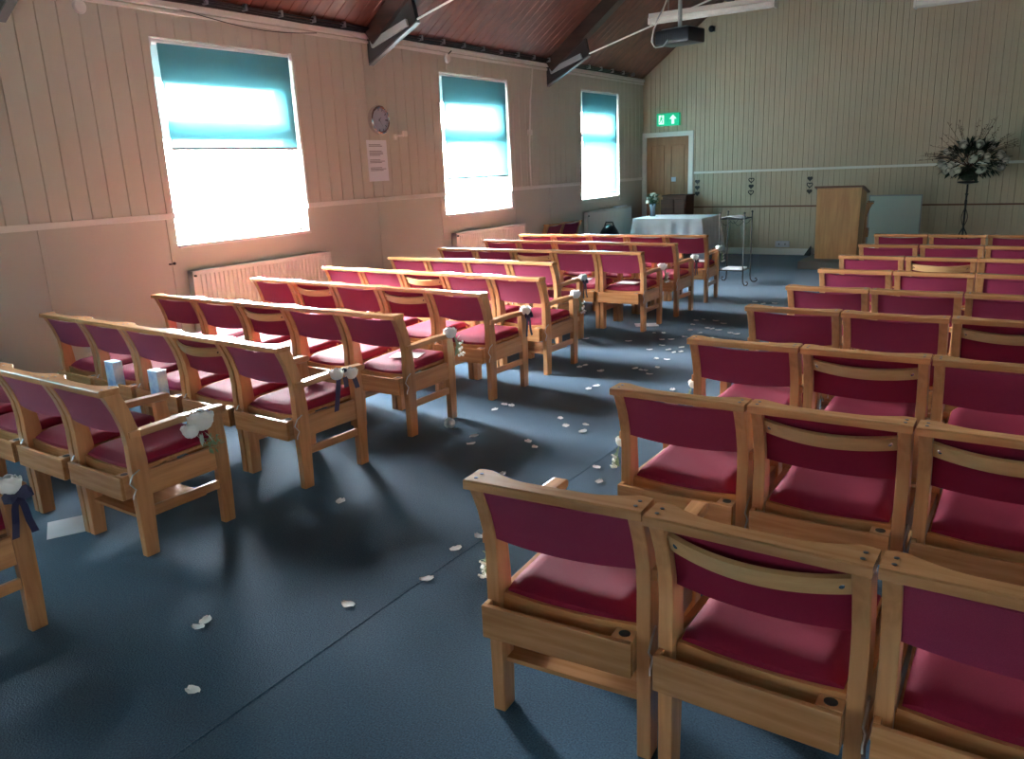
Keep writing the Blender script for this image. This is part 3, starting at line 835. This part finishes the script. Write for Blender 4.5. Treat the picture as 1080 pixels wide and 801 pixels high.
# two chairs standing sideways against the left wall and one behind the lectern
place_chair('plain', False, -6.20, 10.72, 'dark red chair standing sideways by left wall, nearer of two', 'chairs against the left wall', .95, R(90))
place_chair('plain', False, -6.19, 11.23, 'dark red chair standing sideways by left wall, next to radiator', 'chairs against the left wall', .95, R(84))

# ------------------------------------------------------------------ front of the hall
dz = MB().box(-3.0, XR - .02, 12.42, YB - .04, 0, .12, .012).build('dais', M['dais']); tag(dz, 'low grey carpeted platform under the lectern', 'platform')
o = place_chair('plain', True, -2.18, 13.60, 'wooden armchair with red back standing sideways behind the lectern', 'chairs on the platform', 1.0, R(98)); o.location.z = .12

lc = empty('lectern', (-2.545, 12.80, .12)); tag(lc, 'tall light oak lectern on the grey platform', 'lectern')
MB().prism([(-.30, 0), (.30, 0), (.315, 1.06), (-.315, 1.06)], 0, .02, 'y', .003).build('front_panel', M['lectern'], lc)
for sx in (-1, 1):
    mb = MB(); 
    V = [(sx * .28, .02, 0), (sx * .30, .02, 0), (sx * .30, .40, 0), (sx * .28, .40, 0), (sx * .295, .02, 1.06), (sx * .315, .02, 1.06), (sx * .315, .44, .98), (sx * .295, .44, .98)]
    mb.mesh(V, [(0, 1, 2, 3), (4, 5, 6, 7), (0, 1, 5, 4), (1, 2, 6, 5), (2, 3, 7, 6), (3, 0, 4, 7)]); mb.build('side_panel', M['lectern'], lc)
mb = MB(); V = [(sx * .345, y, z) for (y, z) in ((-.03, 1.062), (.50, .955), (.50, .98), (-.03, 1.088)) for sx in (-1, 1)]
mb.mesh(V, [(0, 1, 3, 2), (2, 3, 5, 4), (4, 5, 7, 6), (6, 7, 1, 0), (0, 2, 4, 6), (1, 7, 5, 3)]); mb.build('reading_top', M['brownrail'], lc)
MB().box(-.29, .29, .03, .38, .5, .52, .002).build('shelf', M['lectern'], lc)

bd = empty('leaning_board', (-1.945, 14.06, .12)); tag(bd, 'pale grey green board standing behind the lectern', 'board')
MB().box(-.37, .37, -.012, .012, 0, .87, .006).build('board_face', M['panelboard'], bd)
mb = MB()
for (a, b, c, d) in ((-.385, -.37, 0, .88), (.37, .385, 0, .88)): mb.box(a, b, -.018, .018, c, d, .003)
mb.box(-.385, .385, -.018, .018, .865, .885, .003); mb.build('board_edge', M['steel_grey'], bd)
for sx in (-1, 1): MB().box(sx * .3 - .02, sx * .3 + .02, -.2, .2, 0, .03, .004).build('foot', M['steel_grey'], bd)

# table with cloth
tb = empty('communion_table', (-5.15, 12.90, 0)); tag(tb, 'table hidden under white cloth in front of the door', 'table')
MB().box(-.58, .58, -.38, .50, .715, .742, .004).build('tabletop', M['lectern'], tb)
for sx in (-.54, .50):
    for sy in (-.34, .42): MB().box(sx, sx + .045, sy, sy + .045, 0, .715, .004).build('leg', M['wood'], tb)
def tablecloth():
    mb = MB(); hw, y0, y1 = .60, -.40, .52; zt = .748
    # perimeter rings: top edge then skirt with folds, corners hang lower
    per = []
    N = 40
    def P(t):   # t in 0..4
        s, f = int(t) % 4, t - int(t)
        c = [(-hw, y0), (hw, y0), (hw, y1), (-hw, y1)]
        a, b = c[s], c[(s + 1) % 4]
        return (a[0] + (b[0] - a[0]) * f, a[1] + (b[1] - a[1]) * f), s, f
    rings = []
    lev = [0, .012, .1, .25, .4, .52]
    for L in lev:
        ring = []
        for k in range(4 * N):
            (x, y), s, f = P(k / N)
            corner = min(f, 1 - f)
            nx, ny = [(0, -1), (1, 0), (0, 1), (-1, 0)][s]
            cd = max(0, 1 - corner / .16)
            L2 = min(1, L / .52)
            drop = L * (1 + .28 * cd)
            w = .026 * math.sin(k * .9 + s) * L2 + .010 * math.sin(k * .37 + 1) * L2 + .05 * cd * L2 + .012 * L2
            if cd > 0:
                dxn, dyn = ((-1 if x < 0 else 1) * cd, (-1 if y < .06 else 1) * cd)
                px, py = x + nx * w + dxn * .06 * L2, y + ny * w + dyn * .06 * L2
            else: px, py = x + nx * w, y + ny * w
            ring.append((px, py, zt - drop + (0.004 if L == 0 else 0)))
        rings.append(ring)
    V = [v for r in rings for v in r]; n = 4 * N; Fc = []
    for j in range(len(rings) - 1):
        for k in range(n): Fc.append((j * n + k, j * n + (k + 1) % n, (j + 1) * n + (k + 1) % n, (j + 1) * n + k))
    Fc.append(tuple(range(n)))
    mb.mesh(V, Fc)
    return mb
tc_ = tablecloth().build('tablecloth', M['cloth'], None, True, loc=(-5.15, 12.90, 0)); tag(tc_, 'white cloth draped over the table in front of the door', 'tablecloth')
md = tc_.modifiers.new('cloth thickness', 'SOLIDIFY'); md.thickness = .003; md.offset = 1

dc = empty('piano_stool_cabinet', (-5.52, 13.95, 0)); dc.name = 'cabinet'; tag(dc, 'dark brown wooden cabinet between the cloth table and the door', 'cabinet')
MB().box(-.22, .22, -.2, .2, .06, 1.05, .006).build('carcass', M['darkwood'], dc)
MB().box(-.235, .235, -.22, .21, 1.05, 1.075, .005).build('top', M['darkwood'], dc)
for sx in (-1, 1): 
    d = MB().box(min(sx * .01, sx * .25), max(sx * .01, sx * .20), -.215, -.2, .1, 1.0, .004).build('door', M['darkwood'], dc)
    MB().ball((sx * .04, -.225, .6), .012).build('knob', M['zinc'], d)
MB().box(-.2, .2, -.17, .19, 0, .06).build('plinth', M['black'], dc)

bg = empty('holdall', (-6.02, 12.15, 0)); bg.name = 'bag'; tag(bg, 'dark rounded bag on the floor in front of the far radiator', 'bag')
mb = MB().ball((0, 0, .34), .35, .55, .62, 1.0, 3); ob = mb.build('bag_body', M['blackplastic'], bg, True)
MB().tube([(-.1, 0, .62), (-.06, 0, .72), (.06, 0, .72), (.1, 0, .62)], .012, 8).build('handle', M['black'], bg, True)

# ------------------------------------------------------------------ flowers
def rose_bm(mb, c, r, seed=0, tilt=None):
    rnd = random.Random(seed); c = Vector(c)
    base = Matrix.Translation(c) @ (tilt or Matrix())
    for layer, (n, rad, th1, fl) in enumerate([(3, .55, .30, 0), (4, .72, .50, .02), (5, .88, .78, .06), (6, 1.0, 1.15, .14)]):
        for k in range(n):
            a = 2 * PI * (k + layer * .5) / n + rnd.uniform(-.15, .15)
            wdt = 2 * PI / n * .66; V = []; nu, nv = 4, 4
            for j in range(nv + 1):
                v = j / nv
                for i in range(nu + 1):
                    u = i / nu * 2 - 1; th = 2.7 + (th1 + .25 * u * u - 2.7) * v; aa = a + u * wdt * (.75 + .35 * math.sin(PI * v))
                    R_ = r * rad * (1 + (fl if j == nv else 0) + .03 * rnd.uniform(-1, 1) - .04 * u * u)
                    V.append((R_ * math.sin(th) * math.cos(aa), R_ * math.sin(th) * math.sin(aa), R_ * math.cos(th)))
            Fc = [(j * (nu + 1) + i, j * (nu + 1) + i + 1, (j + 1) * (nu + 1) + i + 1, (j + 1) * (nu + 1) + i) for j in range(nv) for i in range(nu)]
            mb.mesh(V, Fc, base)
    t = bmesh.new(); bmesh.ops.create_icosphere(t, subdivisions=2, radius=r * .5); mb.merge(t, base)
    return mb
def leaf(mb, p, d, l, w, rnd, curl=.2):
    p = Vector(p); d = Vector(d).normalized(); s = d.cross(Vector((rnd.uniform(-.3, .3), rnd.uniform(-.3, .3), 1)))
    if s.length < .1: s = d.cross(Vector((1, 0, 0)))
    s.normalize(); up = s.cross(d)
    V = [p]
    for t, k in ((.25, .75), (.55, 1), (.8, .6)):
        q = p + d * l * t - up * (curl * l * t * t)
        V += [q - s * w * k / 2 + up * w * .12, q, q + s * w * k / 2 + up * w * .12]
    V.append(p + d * l - up * curl * l)
    mb.mesh([tuple(v) for v in V], [(0, 2, 1), (0, 3, 2), (1, 2, 5, 4), (2, 3, 6, 5), (4, 5, 8, 7), (5, 6, 9, 8), (7, 8, 10), (8, 9, 10)])

def pew_flower(style, seed=0):
    """a posy: local origin at the tie point on the outside of an armrest front"""
    rnd = random.Random(seed); r = empty('rose_posy', (0, 0, 0))
    if style == 'navy':
        rose_bm(MB(), (.0, -.012, .020), .036, seed).build('rose', M['petal'], r, True)
        mb = MB()
        for sx in (-1, 1):
            pts = [(.012, sx * .004, -.01), (.020, sx * .03, -.004), (.018, sx * .045, -.022), (.014, sx * .02, -.03), (.012, 0, -.014)]
            for (p, q) in zip(pts, pts[1:]):
                mb.mesh([(p[0] - .004, p[1], p[2] + .011), (p[0] + .004, p[1], p[2] - .011), (q[0] + .004, q[1], q[2] - .011), (q[0] - .004, q[1], q[2] + .011)], [(0, 1, 2, 3)])
            xs = [(.013, 0, -.015), (.014, sx * .014, -.06), (.012, sx * .020, -.11), (.016, sx * .030, -.155)]
            for (p, q) in zip(xs, xs[1:]):
                mb.mesh([(p[0], p[1] - .011, p[2]), (p[0], p[1] + .011, p[2]), (q[0], q[1] + .011, q[2]), (q[0], q[1] - .011, q[2])], [(0, 1, 2, 3)])
        mb.build('ribbon', M['navy'], r)
    elif style == 'pair':
        rose_bm(MB(), (.005, -.045, .008), .034, seed).build('rose', M['petal'], r, True)
        rose_bm(MB(), (.008, .040, -.006), .034, seed + 1).build('rose', M['petal'], r, True)
        mb = MB()
        for y0, dy, l in ((-.04, -.035, .15), (.05, .02, .07), (.0, .0, .05)):
            xs = [(.010, y0, -.02), (.014, y0 + dy * .5, -.02 - l * .5), (.014, y0 + dy, -.02 - l)]
            for (p, q) in zip(xs, xs[1:]):
                mb.mesh([(p[0], p[1] - .015, p[2]), (p[0], p[1] + .015, p[2]), (q[0], q[1] + .015, q[2]), (q[0], q[1] - .015, q[2])], [(0, 1, 2, 3)])
        mb.ball((.008, 0, .012), .013, 1, 1.4, 1, 1)
        mb.build('ribbon', M['navy'], r)
    elif style == 'big':
        mb = rose_bm(MB(), (.012, .012, -.012), .050, seed); rose_bm(mb, (.010, -.038, -.045), .034, seed + 2); mb.build('rose', M['petal'], r, True)
        mb = MB()
        for k in range(5):
            a = rnd.uniform(0, 6.28); leaf(mb, (.012, -.02 + .01 * k, -.07), (.2, math.cos(a) * .6, -.7 + .2 * math.sin(a)), .055, .012, rnd)
        mb.build('ribbon', M['gypribbon'], r)
        mb = MB()
        for k in range(46):
            p = (.012 + rnd.uniform(-.008, .014), .055 + rnd.uniform(-.03, .03), -.125 + rnd.uniform(-.035, .03))
            leaf(mb, p, (rnd.uniform(-1, 1), rnd.uniform(-1, 1), rnd.uniform(-1, 1)), .026, .008, rnd)
        mb.build('foliage', M['leafpale'], r)
    else:
        rose_bm(MB(), (-.004, -.016, .022), .038, seed).build('rose', M['petal'], r, True)
        mb = MB(); mg = MB()
        for k in range(9):
            a = rnd.uniform(-.6, .6); q = (.016 + rnd.uniform(-.004, .014), .015 + .035 * rnd.random() + a * .01, -.02 - rnd.uniform(.02, .11))
            mg.tube([(.006, .004, -.0), q], .0014, 5)
            mb.ball(q, rnd.uniform(.006, .010), sub=1); mb.ball((q[0] + .006, q[1] + .01, q[2] + .01), .006, sub=1)
        for k in range(14): leaf(mg, (.012, .02 + rnd.uniform(-.01, .025), -.03 - rnd.uniform(0, .07)), (rnd.uniform(-.3, 1), rnd.uniform(-1, 1), rnd.uniform(-1, .4)), .034, .013, rnd)
        mb.build('sprig_blossom', M['petal'], r); mg.build('foliage', M['leafpale'], r)
    return r
POSY = {}
STY = {'L1': 'navy', 'L2': 'big', 'L3': 'pair', 'L4': 'sprig', 'L5': 'navy', 'L6': 'sprig', 'L7': 'navy', 'L8': 'sprig', 'L9': 'navy', 'L10': 'sprig',
       'R1': 'sprig', 'R2': 'sprig', 'R3': 'sprig', 'R4': 'sprig', 'R5': 'sprig', 'R6': 'navy', 'R7': 'sprig', 'R8': 'navy', 'R9': 'sprig'}
PD = {'navy': 'white rose with navy ribbon', 'big': 'large white rose with pale foliage', 'pair': 'pair of white roses with navy ribbon', 'sprig': 'white rose with small blossom sprigs'}
for k, st in STY.items():
    if st not in POSY: POSY[st] = pew_flower(st, len(POSY) * 11 + 3); reg(None); o = POSY[st]
    else: o = copy_tree(POSY[st])
    x, y, rz, sc = AISLE[k]; sx = 1 if k[0] == 'L' else -1
    off = Vector((sx * (.272 * sc), .545 if st in ('sprig', 'navy') else .42, .588))
    if k[0] == 'R': off = Vector((-.272 * sc, .14, .53))
    off.rotate(Matrix.Rotation(rz, 3, 'Z'))
    o.location = (x + off.x, y + off.y, off.z)
    o.rotation_euler = (0, 0, rz + (0 if sx == 1 else PI))
    n = int(k[1:])
    o.scale = (.72, .72, .72) if k[0] == 'R' else (1.18, 1.18, 1.18)
    tag(o, '%s tied to aisle armchair, %s row of %s block' % (PD[st], ORD[n - 1], 'left' if k[0] == 'L' else 'right'), 'flower', 'white rose posies tied to the aisle chairs')
fr_ = empty('fallen_rose', (-3.14, 3.94, 0)); tag(fr_, 'white rose head lying on the carpet at the foot of a chair', 'flower')
rose_bm(MB(), (0, 0, .030), .036, 77, Matrix.Rotation(1.2, 4, 'X')).build('rose', M['petal'], fr_, True)
rnd = random.Random(5); mb = MB()
for k in range(4): leaf(mb, (.03, -.03, .006), (1, -.6 + .4 * k, .05), .06, .02, rnd, .05)
mb.build('calyx', M['leafdark'], fr_)

# petals on the carpet
H = 1.65
cyw, cpt, crl, FPX = R(-33.71649878), R(14.91175098), R(-2.42302665), 834.395
def cam_axes():
    fwd = Vector((math.sin(cyw) * math.cos(cpt), math.cos(cyw) * math.cos(cpt), -math.sin(cpt)))
    right = Vector((math.cos(cyw), -math.sin(cyw), 0)); up = right.cross(fwd)
    return right * math.cos(crl) + up * math.sin(crl), -right * math.sin(crl) + up * math.cos(crl), fwd
PETALS = [(-2.884, 3.856), (-2.815, 3.73), (-3.091, 4.391), (-3.097, 4.528), (-3.034, 4.527), (-2.572, 4.424), (-2.46, 4.298), (-2.35, 4.374), (-2.305, 4.246), (-2.516, 3.925), (-2.428, 3.857), (-2.36, 3.398), (-1.941, 3.727), (-1.832, 3.548), (-2.727, 5.251), (-2.74, 5.151), (-3.13, 5.724), (-3.113, 5.796), (-2.901, 5.679), (-3.178, 6.807), (-2.851, 6.551), (-2.913, 6.985), (-2.817, 6.756), (-2.835, 7.031), (-2.692, 6.61), (-2.61, 6.534), (-2.621, 6.752), (-2.563, 6.582), (-2.657, 6.255), (-2.562, 6.259), (-2.526, 5.97), (-2.68, 5.867), (-2.616, 5.84), (-2.574, 5.838), (-2.499, 5.744), (-2.159, 5.391), (-2.954, 8.01), (-2.907, 7.789), (-2.903, 8.098), (-2.708, 7.67), (-2.651, 7.651), (-2.572, 7.621), (-2.422, 7.517), (-2.35, 7.497), (-2.496, 7.225), (-2.906, 5.663), (-2.204, 1.301), (-2.528, 1.553), (-2.542, 1.597), (-2.135, 1.958), (-1.987, 2.27), (-2.044, 2.55), (-2.905, 2.687), (-2.025, 2.7), (-2.598, 9.25), (-2.467, 9.093), (-2.487, 9.323), (-2.726, 9.345), (-3.609, 6.748), (-2.691, 7.409), (-2.826, 7.505), (-2.634, 7.949), (-2.757, 8.068), (-3.016, 7.279), (-2.762, 7.187), (-3.103, 7.244)]
def petal_mesh(seed):
    rnd = random.Random(seed); mb = MB(); n = 6; V = []
    l, w = .026, .019
    for j in range(n + 1):
        v = j / n; ww = w * math.sin(PI * min(.97, v * .86 + .10)) ** .7
        for i in (-1, 0, 1):
            V.append((i * ww * (.9 + .15 * rnd.random()), -l + 2 * l * v, .0015 + .007 * abs(i) * (.5 + .5 * rnd.random()) + .004 * (v - .5) ** 2 * 4))
    mb.mesh(V, [(j * 3 + i, j * 3 + i + 1, j * 3 + i + 4, j * 3 + i + 3) for j in range(n) for i in (0, 1)])
    return mb
pm = [petal_mesh(s).build('rose_petal', M['petal'], None, True) for s in range(3)]
rnd = random.Random(11)
for i, (x, y) in enumerate(PETALS):
    o = pm[i] if i < 3 else pm[i % 3].copy()
    if i >= 3: COL.objects.link(o)
    o.location = (x, y, .0005); o.rotation_euler = (0, 0, rnd.uniform(0, 6.28)); s = rnd.uniform(1.0, 1.35); o.scale = (s, s, 1)
    tag(o, 'small white rose petal lying on the blue carpet of the aisle', 'petal', 'rose petals scattered along the aisle')

# ------------------------------------------------------------------ papers, boxes
def sheet(name, loc, w, d, rz, lab, m='paper', t=.003, tilt=(0, 0)):
    r = MB().box(-w / 2, w / 2, -d / 2, d / 2, 0, t, .0006).build(name, M[m], None, loc=loc); r.rotation_euler = (tilt[0], tilt[1], rz)
    tag(r, lab, 'paper'); return r
sheet('paper_sheet', (-3.93, 1.80, .001), .17, .23, R(62), 'white sheet of paper on the carpet behind the near left chairs', 'papergrey', .002)
def ax(k, dx, dy, z):
    x, y, rz, sc = AISLE[k]; v = Vector((dx, dy, 0)); v.rotate(Matrix.Rotation(rz, 3, 'Z')); return (x + v.x, y + v.y, z)
sheet('service_booklet', ax('L4', .02, .36, .466), .20, .15, R(20), 'pale booklet on seat of fourth row aisle armchair, left block', 'paper', .003)
sheet('service_booklet', ax('L8', .0, .26, .466), .20, .15, R(0), 'pale blue booklet on seat of eighth row aisle armchair, left block', 'paper', .006)
sheet('service_booklet', ax('L10', .05, .36, .466), .18, .14, R(8), 'white booklet on seat of tenth row aisle armchair, left block', 'paper', .004)
bkk = sheet('service_booklet', ax('L10', -.17, .30, .472), .16, .13, R(0), 'dark book with white pages on tenth row aisle seat', 'black', .02)
sheet('service_booklet', (-.53, 5.09, .466), .17, .08, R(3), 'white booklet on the seat beside the aisle chair, fourth row right', 'paper', .008)
sheet('paper_sheet', (-3.35, 7.62, .001), .24, .17, R(30), 'white sheet of paper on carpet under the eighth row aisle chair', 'paper', .002)
sheet('paper_sheet', (-4.1, 7.62, .462), .22, .16, R(5), 'pink white paper on second seat of the eighth row, left block', 'paper', .003)
def tissue(x, y, lab):
    r = empty('tissue_box', (x, y, .302), R(-4)); tag(r, lab, 'tissue box', 'blue card boxes in the book racks')
    MB().box(-.055, .055, -.032, .032, 0, .235, .003).build('carton', M['tissueblue'], r)
    MB().box(-.035, .035, -.012, .012, .2345, .2365, .0005).build('opening', M['paper'], r)
tissue(-4.995, 2.775, 'blue card box in the rack of the fourth chair from the aisle')
tissue(-4.48, 2.752, 'blue card box in the rack of the third chair from the aisle')

# ------------------------------------------------------------------ vase on the table
vs = empty('flower_vase', (-5.63, 13.05, .7525)); tag(vs, 'blue grey vase of green foliage and cream roses on the table', 'vase of flowers')
MB().lathe([(.045, 0), (.05, .01), (.04, .05), (.045, .13), (.06, .20), (.062, .22), (.05, .215), (.03, .12), (.02, .02), (.001, .02)], 20).build('vase', M['glassvase'], vs, True)
rnd = random.Random(21); mb = MB()
for k in range(90):
    a, b = rnd.uniform(0, 6.28), rnd.uniform(0, 1)
    p = (math.cos(a) * .06 * b, math.sin(a) * .06 * b, .20 + .15 * rnd.random()); leaf(mb, p, (math.cos(a), math.sin(a), rnd.uniform(-.3, 1.2)), .09, .032, rnd)
for k in range(9):
    a = k * .7; mb.tube([(0, 0, .03), (.04 * math.cos(a), .04 * math.sin(a), .25)], .003, 5)
mb.build('foliage', M['leaf'], vs)
for k in range(8):
    a = k * 2.4; rr = .02 + .012 * k
    rose_bm(MB(), (math.cos(a) * rr, math.sin(a) * rr, .38 - .02 * k + .03 * rnd.random()), .032, k).build('rose', M['creamflower'], vs, True)

# ------------------------------------------------------------------ iron stand
st = empty('iron_stand', (-3.42, 10.72, 0)); tag(st, 'black wrought iron two tier stand with scrolled feet beside the table', 'stand')
hw = .165
for sx in (-1, 1):
    for sy in (-1, 1):
        MB().tube([(sx * hw, sy * hw, .10), (sx * hw, sy * hw, .95)], .009, 8).ball((sx * hw, sy * hw, .96), .015).build('upright', M['black'], st, True)
        pts = [(sx * hw, sy * hw, .12), (sx * (hw + .004), sy * (hw + .002), .05), (sx * (hw + .03), sy * (hw + .02), .012), (sx * (hw + .065), sy * (hw + .035), .012), (sx * (hw + .085), sy * (hw + .045), .035), (sx * (hw + .075), sy * (hw + .04), .06), (sx * (hw + .055), sy * (hw + .03), .055)]
        MB().tube(pts, .008, 8).build('foot', M['black'], st, True)
for z, nm in ((.885, 'top_shelf'), (.20, 'lower_shelf')):
    mb = MB()
    for (a, b) in (((-hw, -hw), (hw, -hw)), ((hw, -hw), (hw, hw)), ((hw, hw), (-hw, hw)), ((-hw, hw), (-hw, -hw))):
        mb.tube([(a[0], a[1], z), (b[0], b[1], z)], .007, 6)
    mb.box(-hw, hw, -hw, hw, z - .004, z + .002); mb.build(nm, M['black'], st)
mb = MB()
for s in (-1, 1):
    for t in (-1, 1):
        mb.tube([(t * .02 + t * .13 * u, s * hw, .86 - .06 * math.sin(u * PI) - .0) for u in [i / 8 for i in range(9)]], .004, 6)
mb.build('scroll', M['black'], st)
rnd = random.Random(4)
mb = grid_solid(MB(), 8, 6, lambda u, v: (-.19 + .30 * u, -.14 + .26 * v, .8885 + .03 * max(0, math.sin(u * 3.1)) * (.4 + .6 * math.sin(v * 5 + u * 4) ** 2)), lambda u, v: (0, 0, .006))
o = mb.build('folded_cloth', M['petal'], None, True, loc=(-3.42, 10.72, 0)); tag(o, 'crumpled white paper or cloth on top of the iron stand', 'cloth')
o = MB().box(-.13, .13, -.13, .13, .203, .222, .004).build('white_tray', M['paper'], None, loc=(-3.42, 10.72, 0)); tag(o, 'flat white item on the lower shelf of the iron stand', 'tray')

# ------------------------------------------------------------------ pedestal flower arrangement
fx, fy = -.935, 13.62
ps = empty('pedestal_stand', (fx, fy, .12)); tag(ps, 'black iron pedestal holding the large flower arrangement', 'pedestal')
MB().tube([(0, 0, .2), (0, 0, 1.06)], .013, 10).build('pole', M['black'], ps, True)
for k in range(3):
    a = k * 2 * PI / 3 + .5; c, s = math.cos(a), math.sin(a)
    MB().tube([(0, 0, .42), (.05 * c, .05 * s, .33), (.07 * c, .07 * s, .2), (.12 * c, .12 * s, .08), (.22 * c, .22 * s, .012), (.27 * c, .27 * s, .03)], .009, 8).build('leg', M['black'], ps, True)
    MB().tube([(.015 * c + .03 * math.sin(t) * c, .015 * s + .03 * math.sin(t) * s, .45 + t * .07) for t in [i * .5 for i in range(14)]], .005, 6).build('scroll', M['black'], ps, True)
MB().lathe([(.02, 1.04), (.13, 1.06), (.14, 1.075), (.13, 1.08), (.001, 1.075)], 24).build('dish', M['black'], ps, True)
fa = empty('flower_arrangement', (fx, fy, 1.20)); tag(fa, 'large arrangement of white flowers, dark leaves and twigs on iron pedestal', 'flower arrangement')
rnd = random.Random(99); mb = MB()
def ell(a, b, k=1.0): 
    return Vector((math.cos(a) * math.cos(b) * .40 * k + .03, math.sin(a) * math.cos(b) * .27 * k, .30 + math.sin(b) * .25 * k))
for k in range(620):
    a, b = rnd.uniform(0, 2 * PI), rnd.uniform(-1.2, 1.35); q = ell(a, b, rnd.uniform(.55, 1.0)); d = (q - Vector((0, 0, .2))).normalized() + Vector((rnd.uniform(-.6, .6), rnd.uniform(-.6, .6), rnd.uniform(-.6, .3)))
    leaf(mb, q, d, rnd.uniform(.07, .14), rnd.uniform(.025, .05), rnd)
mb.ball((0, 0, .10), .12, 1.1, 1.1, .85, 2)
mb.build('foliage', M['leafdark'], fa)
mb = MB()
for k in range(30):
    a = rnd.uniform(.05, PI - .05); l = rnd.uniform(.48, .66); yy = rnd.uniform(-.3, .3)
    p0 = Vector((0, 0, .2)); p1 = Vector((math.cos(a) * l * .5, yy * .5, .32 + math.sin(a) * l * .45)); p2 = Vector((math.cos(a) * l * (1.0 + .1 * rnd.random()), yy, .30 + math.sin(a) * l * .95 + rnd.uniform(-.05, .08)))
    mb.tube([p0, p1, p2], .0045, 5, .0015)
    for j in range(5):
        t = .45 + .11 * j; q = p1.lerp(p2, t); leaf(mb, q, (rnd.uniform(-1, 1), rnd.uniform(-1, 1), rnd.uniform(-.3, 1)), .045, .012, rnd)
mb.build('twigs', M['twig'], fa)
fproto = rose_bm(MB(), (0, 0, 0), .055, 5).build('flower', M['creamflower'], fa, True)
for k in range(27):
    o = fproto if k == 0 else fproto.copy()
    if k: COL.objects.link(o)
    a = rnd.uniform(PI, 2 * PI) if k < 21 else rnd.uniform(0, PI); b = rnd.uniform(-.75, .35) if k < 19 else rnd.uniform(.2, 1.1)
    q = ell(a, b, 1.02); o.location = q; o.rotation_euler = (R(90) * (1 if math.sin(a) < 0 else -1) * .8, 0, rnd.uniform(-.6, .6)); s = rnd.uniform(.7, 1.15); o.scale = (s, s, s)

# ------------------------------------------------------------------ camera
r_, u_, f_ = cam_axes()
cd = bpy.data.cameras.new('camera'); cam = bpy.data.objects.new('camera', cd); COL.objects.link(cam)
mw = Matrix((( r_.x, u_.x, -f_.x, 0), (r_.y, u_.y, -f_.y, 0), (r_.z, u_.z, -f_.z, H), (0, 0, 0, 1)))
cam.matrix_world = mw
cd.sensor_fit = 'HORIZONTAL'; cd.sensor_width = 36; cd.lens = FPX / 1080 * 36; cd.clip_start = .05; cd.clip_end = 200
scene.camera = cam

# ------------------------------------------------------------------ daylight
w = bpy.data.worlds.new('overcast sky'); scene.world = w; w.use_nodes = True
nt = w.node_tree; bg = nt.nodes['Background']
tc = nt.nodes.new('ShaderNodeTexCoord')
nrm = nt.nodes.new('ShaderNodeVectorMath'); nrm.operation = 'NORMALIZE'; nt.links.new(tc.outputs['Generated'], nrm.inputs[0])
dot = nt.nodes.new('ShaderNodeVectorMath'); dot.operation = 'DOT_PRODUCT'; nt.links.new(nrm.outputs[0], dot.inputs[0])
dot.inputs[1].default_value = Vector((-.86, .30, .38)).normalized()
mr = nt.nodes.new('ShaderNodeMapRange'); mr.interpolation_type = 'SMOOTHSTEP'
mr.inputs['From Min'].default_value = .50; mr.inputs['From Max'].default_value = 1.0      # hazy bright side of the sky
mr.inputs['To Min'].default_value = SKY_BASE; mr.inputs['To Max'].default_value = SKY_HAZE
nt.links.new(dot.outputs['Value'], mr.inputs['Value']); nt.links.new(mr.outputs['Result'], bg.inputs['Strength'])
bg.inputs['Color'].default_value = (.94, .975, 1.0, 1)
vs_ = scene.view_settings
vs_.view_transform = 'Standard'; vs_.look = 'None'; vs_.gamma = 1; vs_.use_curve_mapping = False
vs_.exposure = 2.25
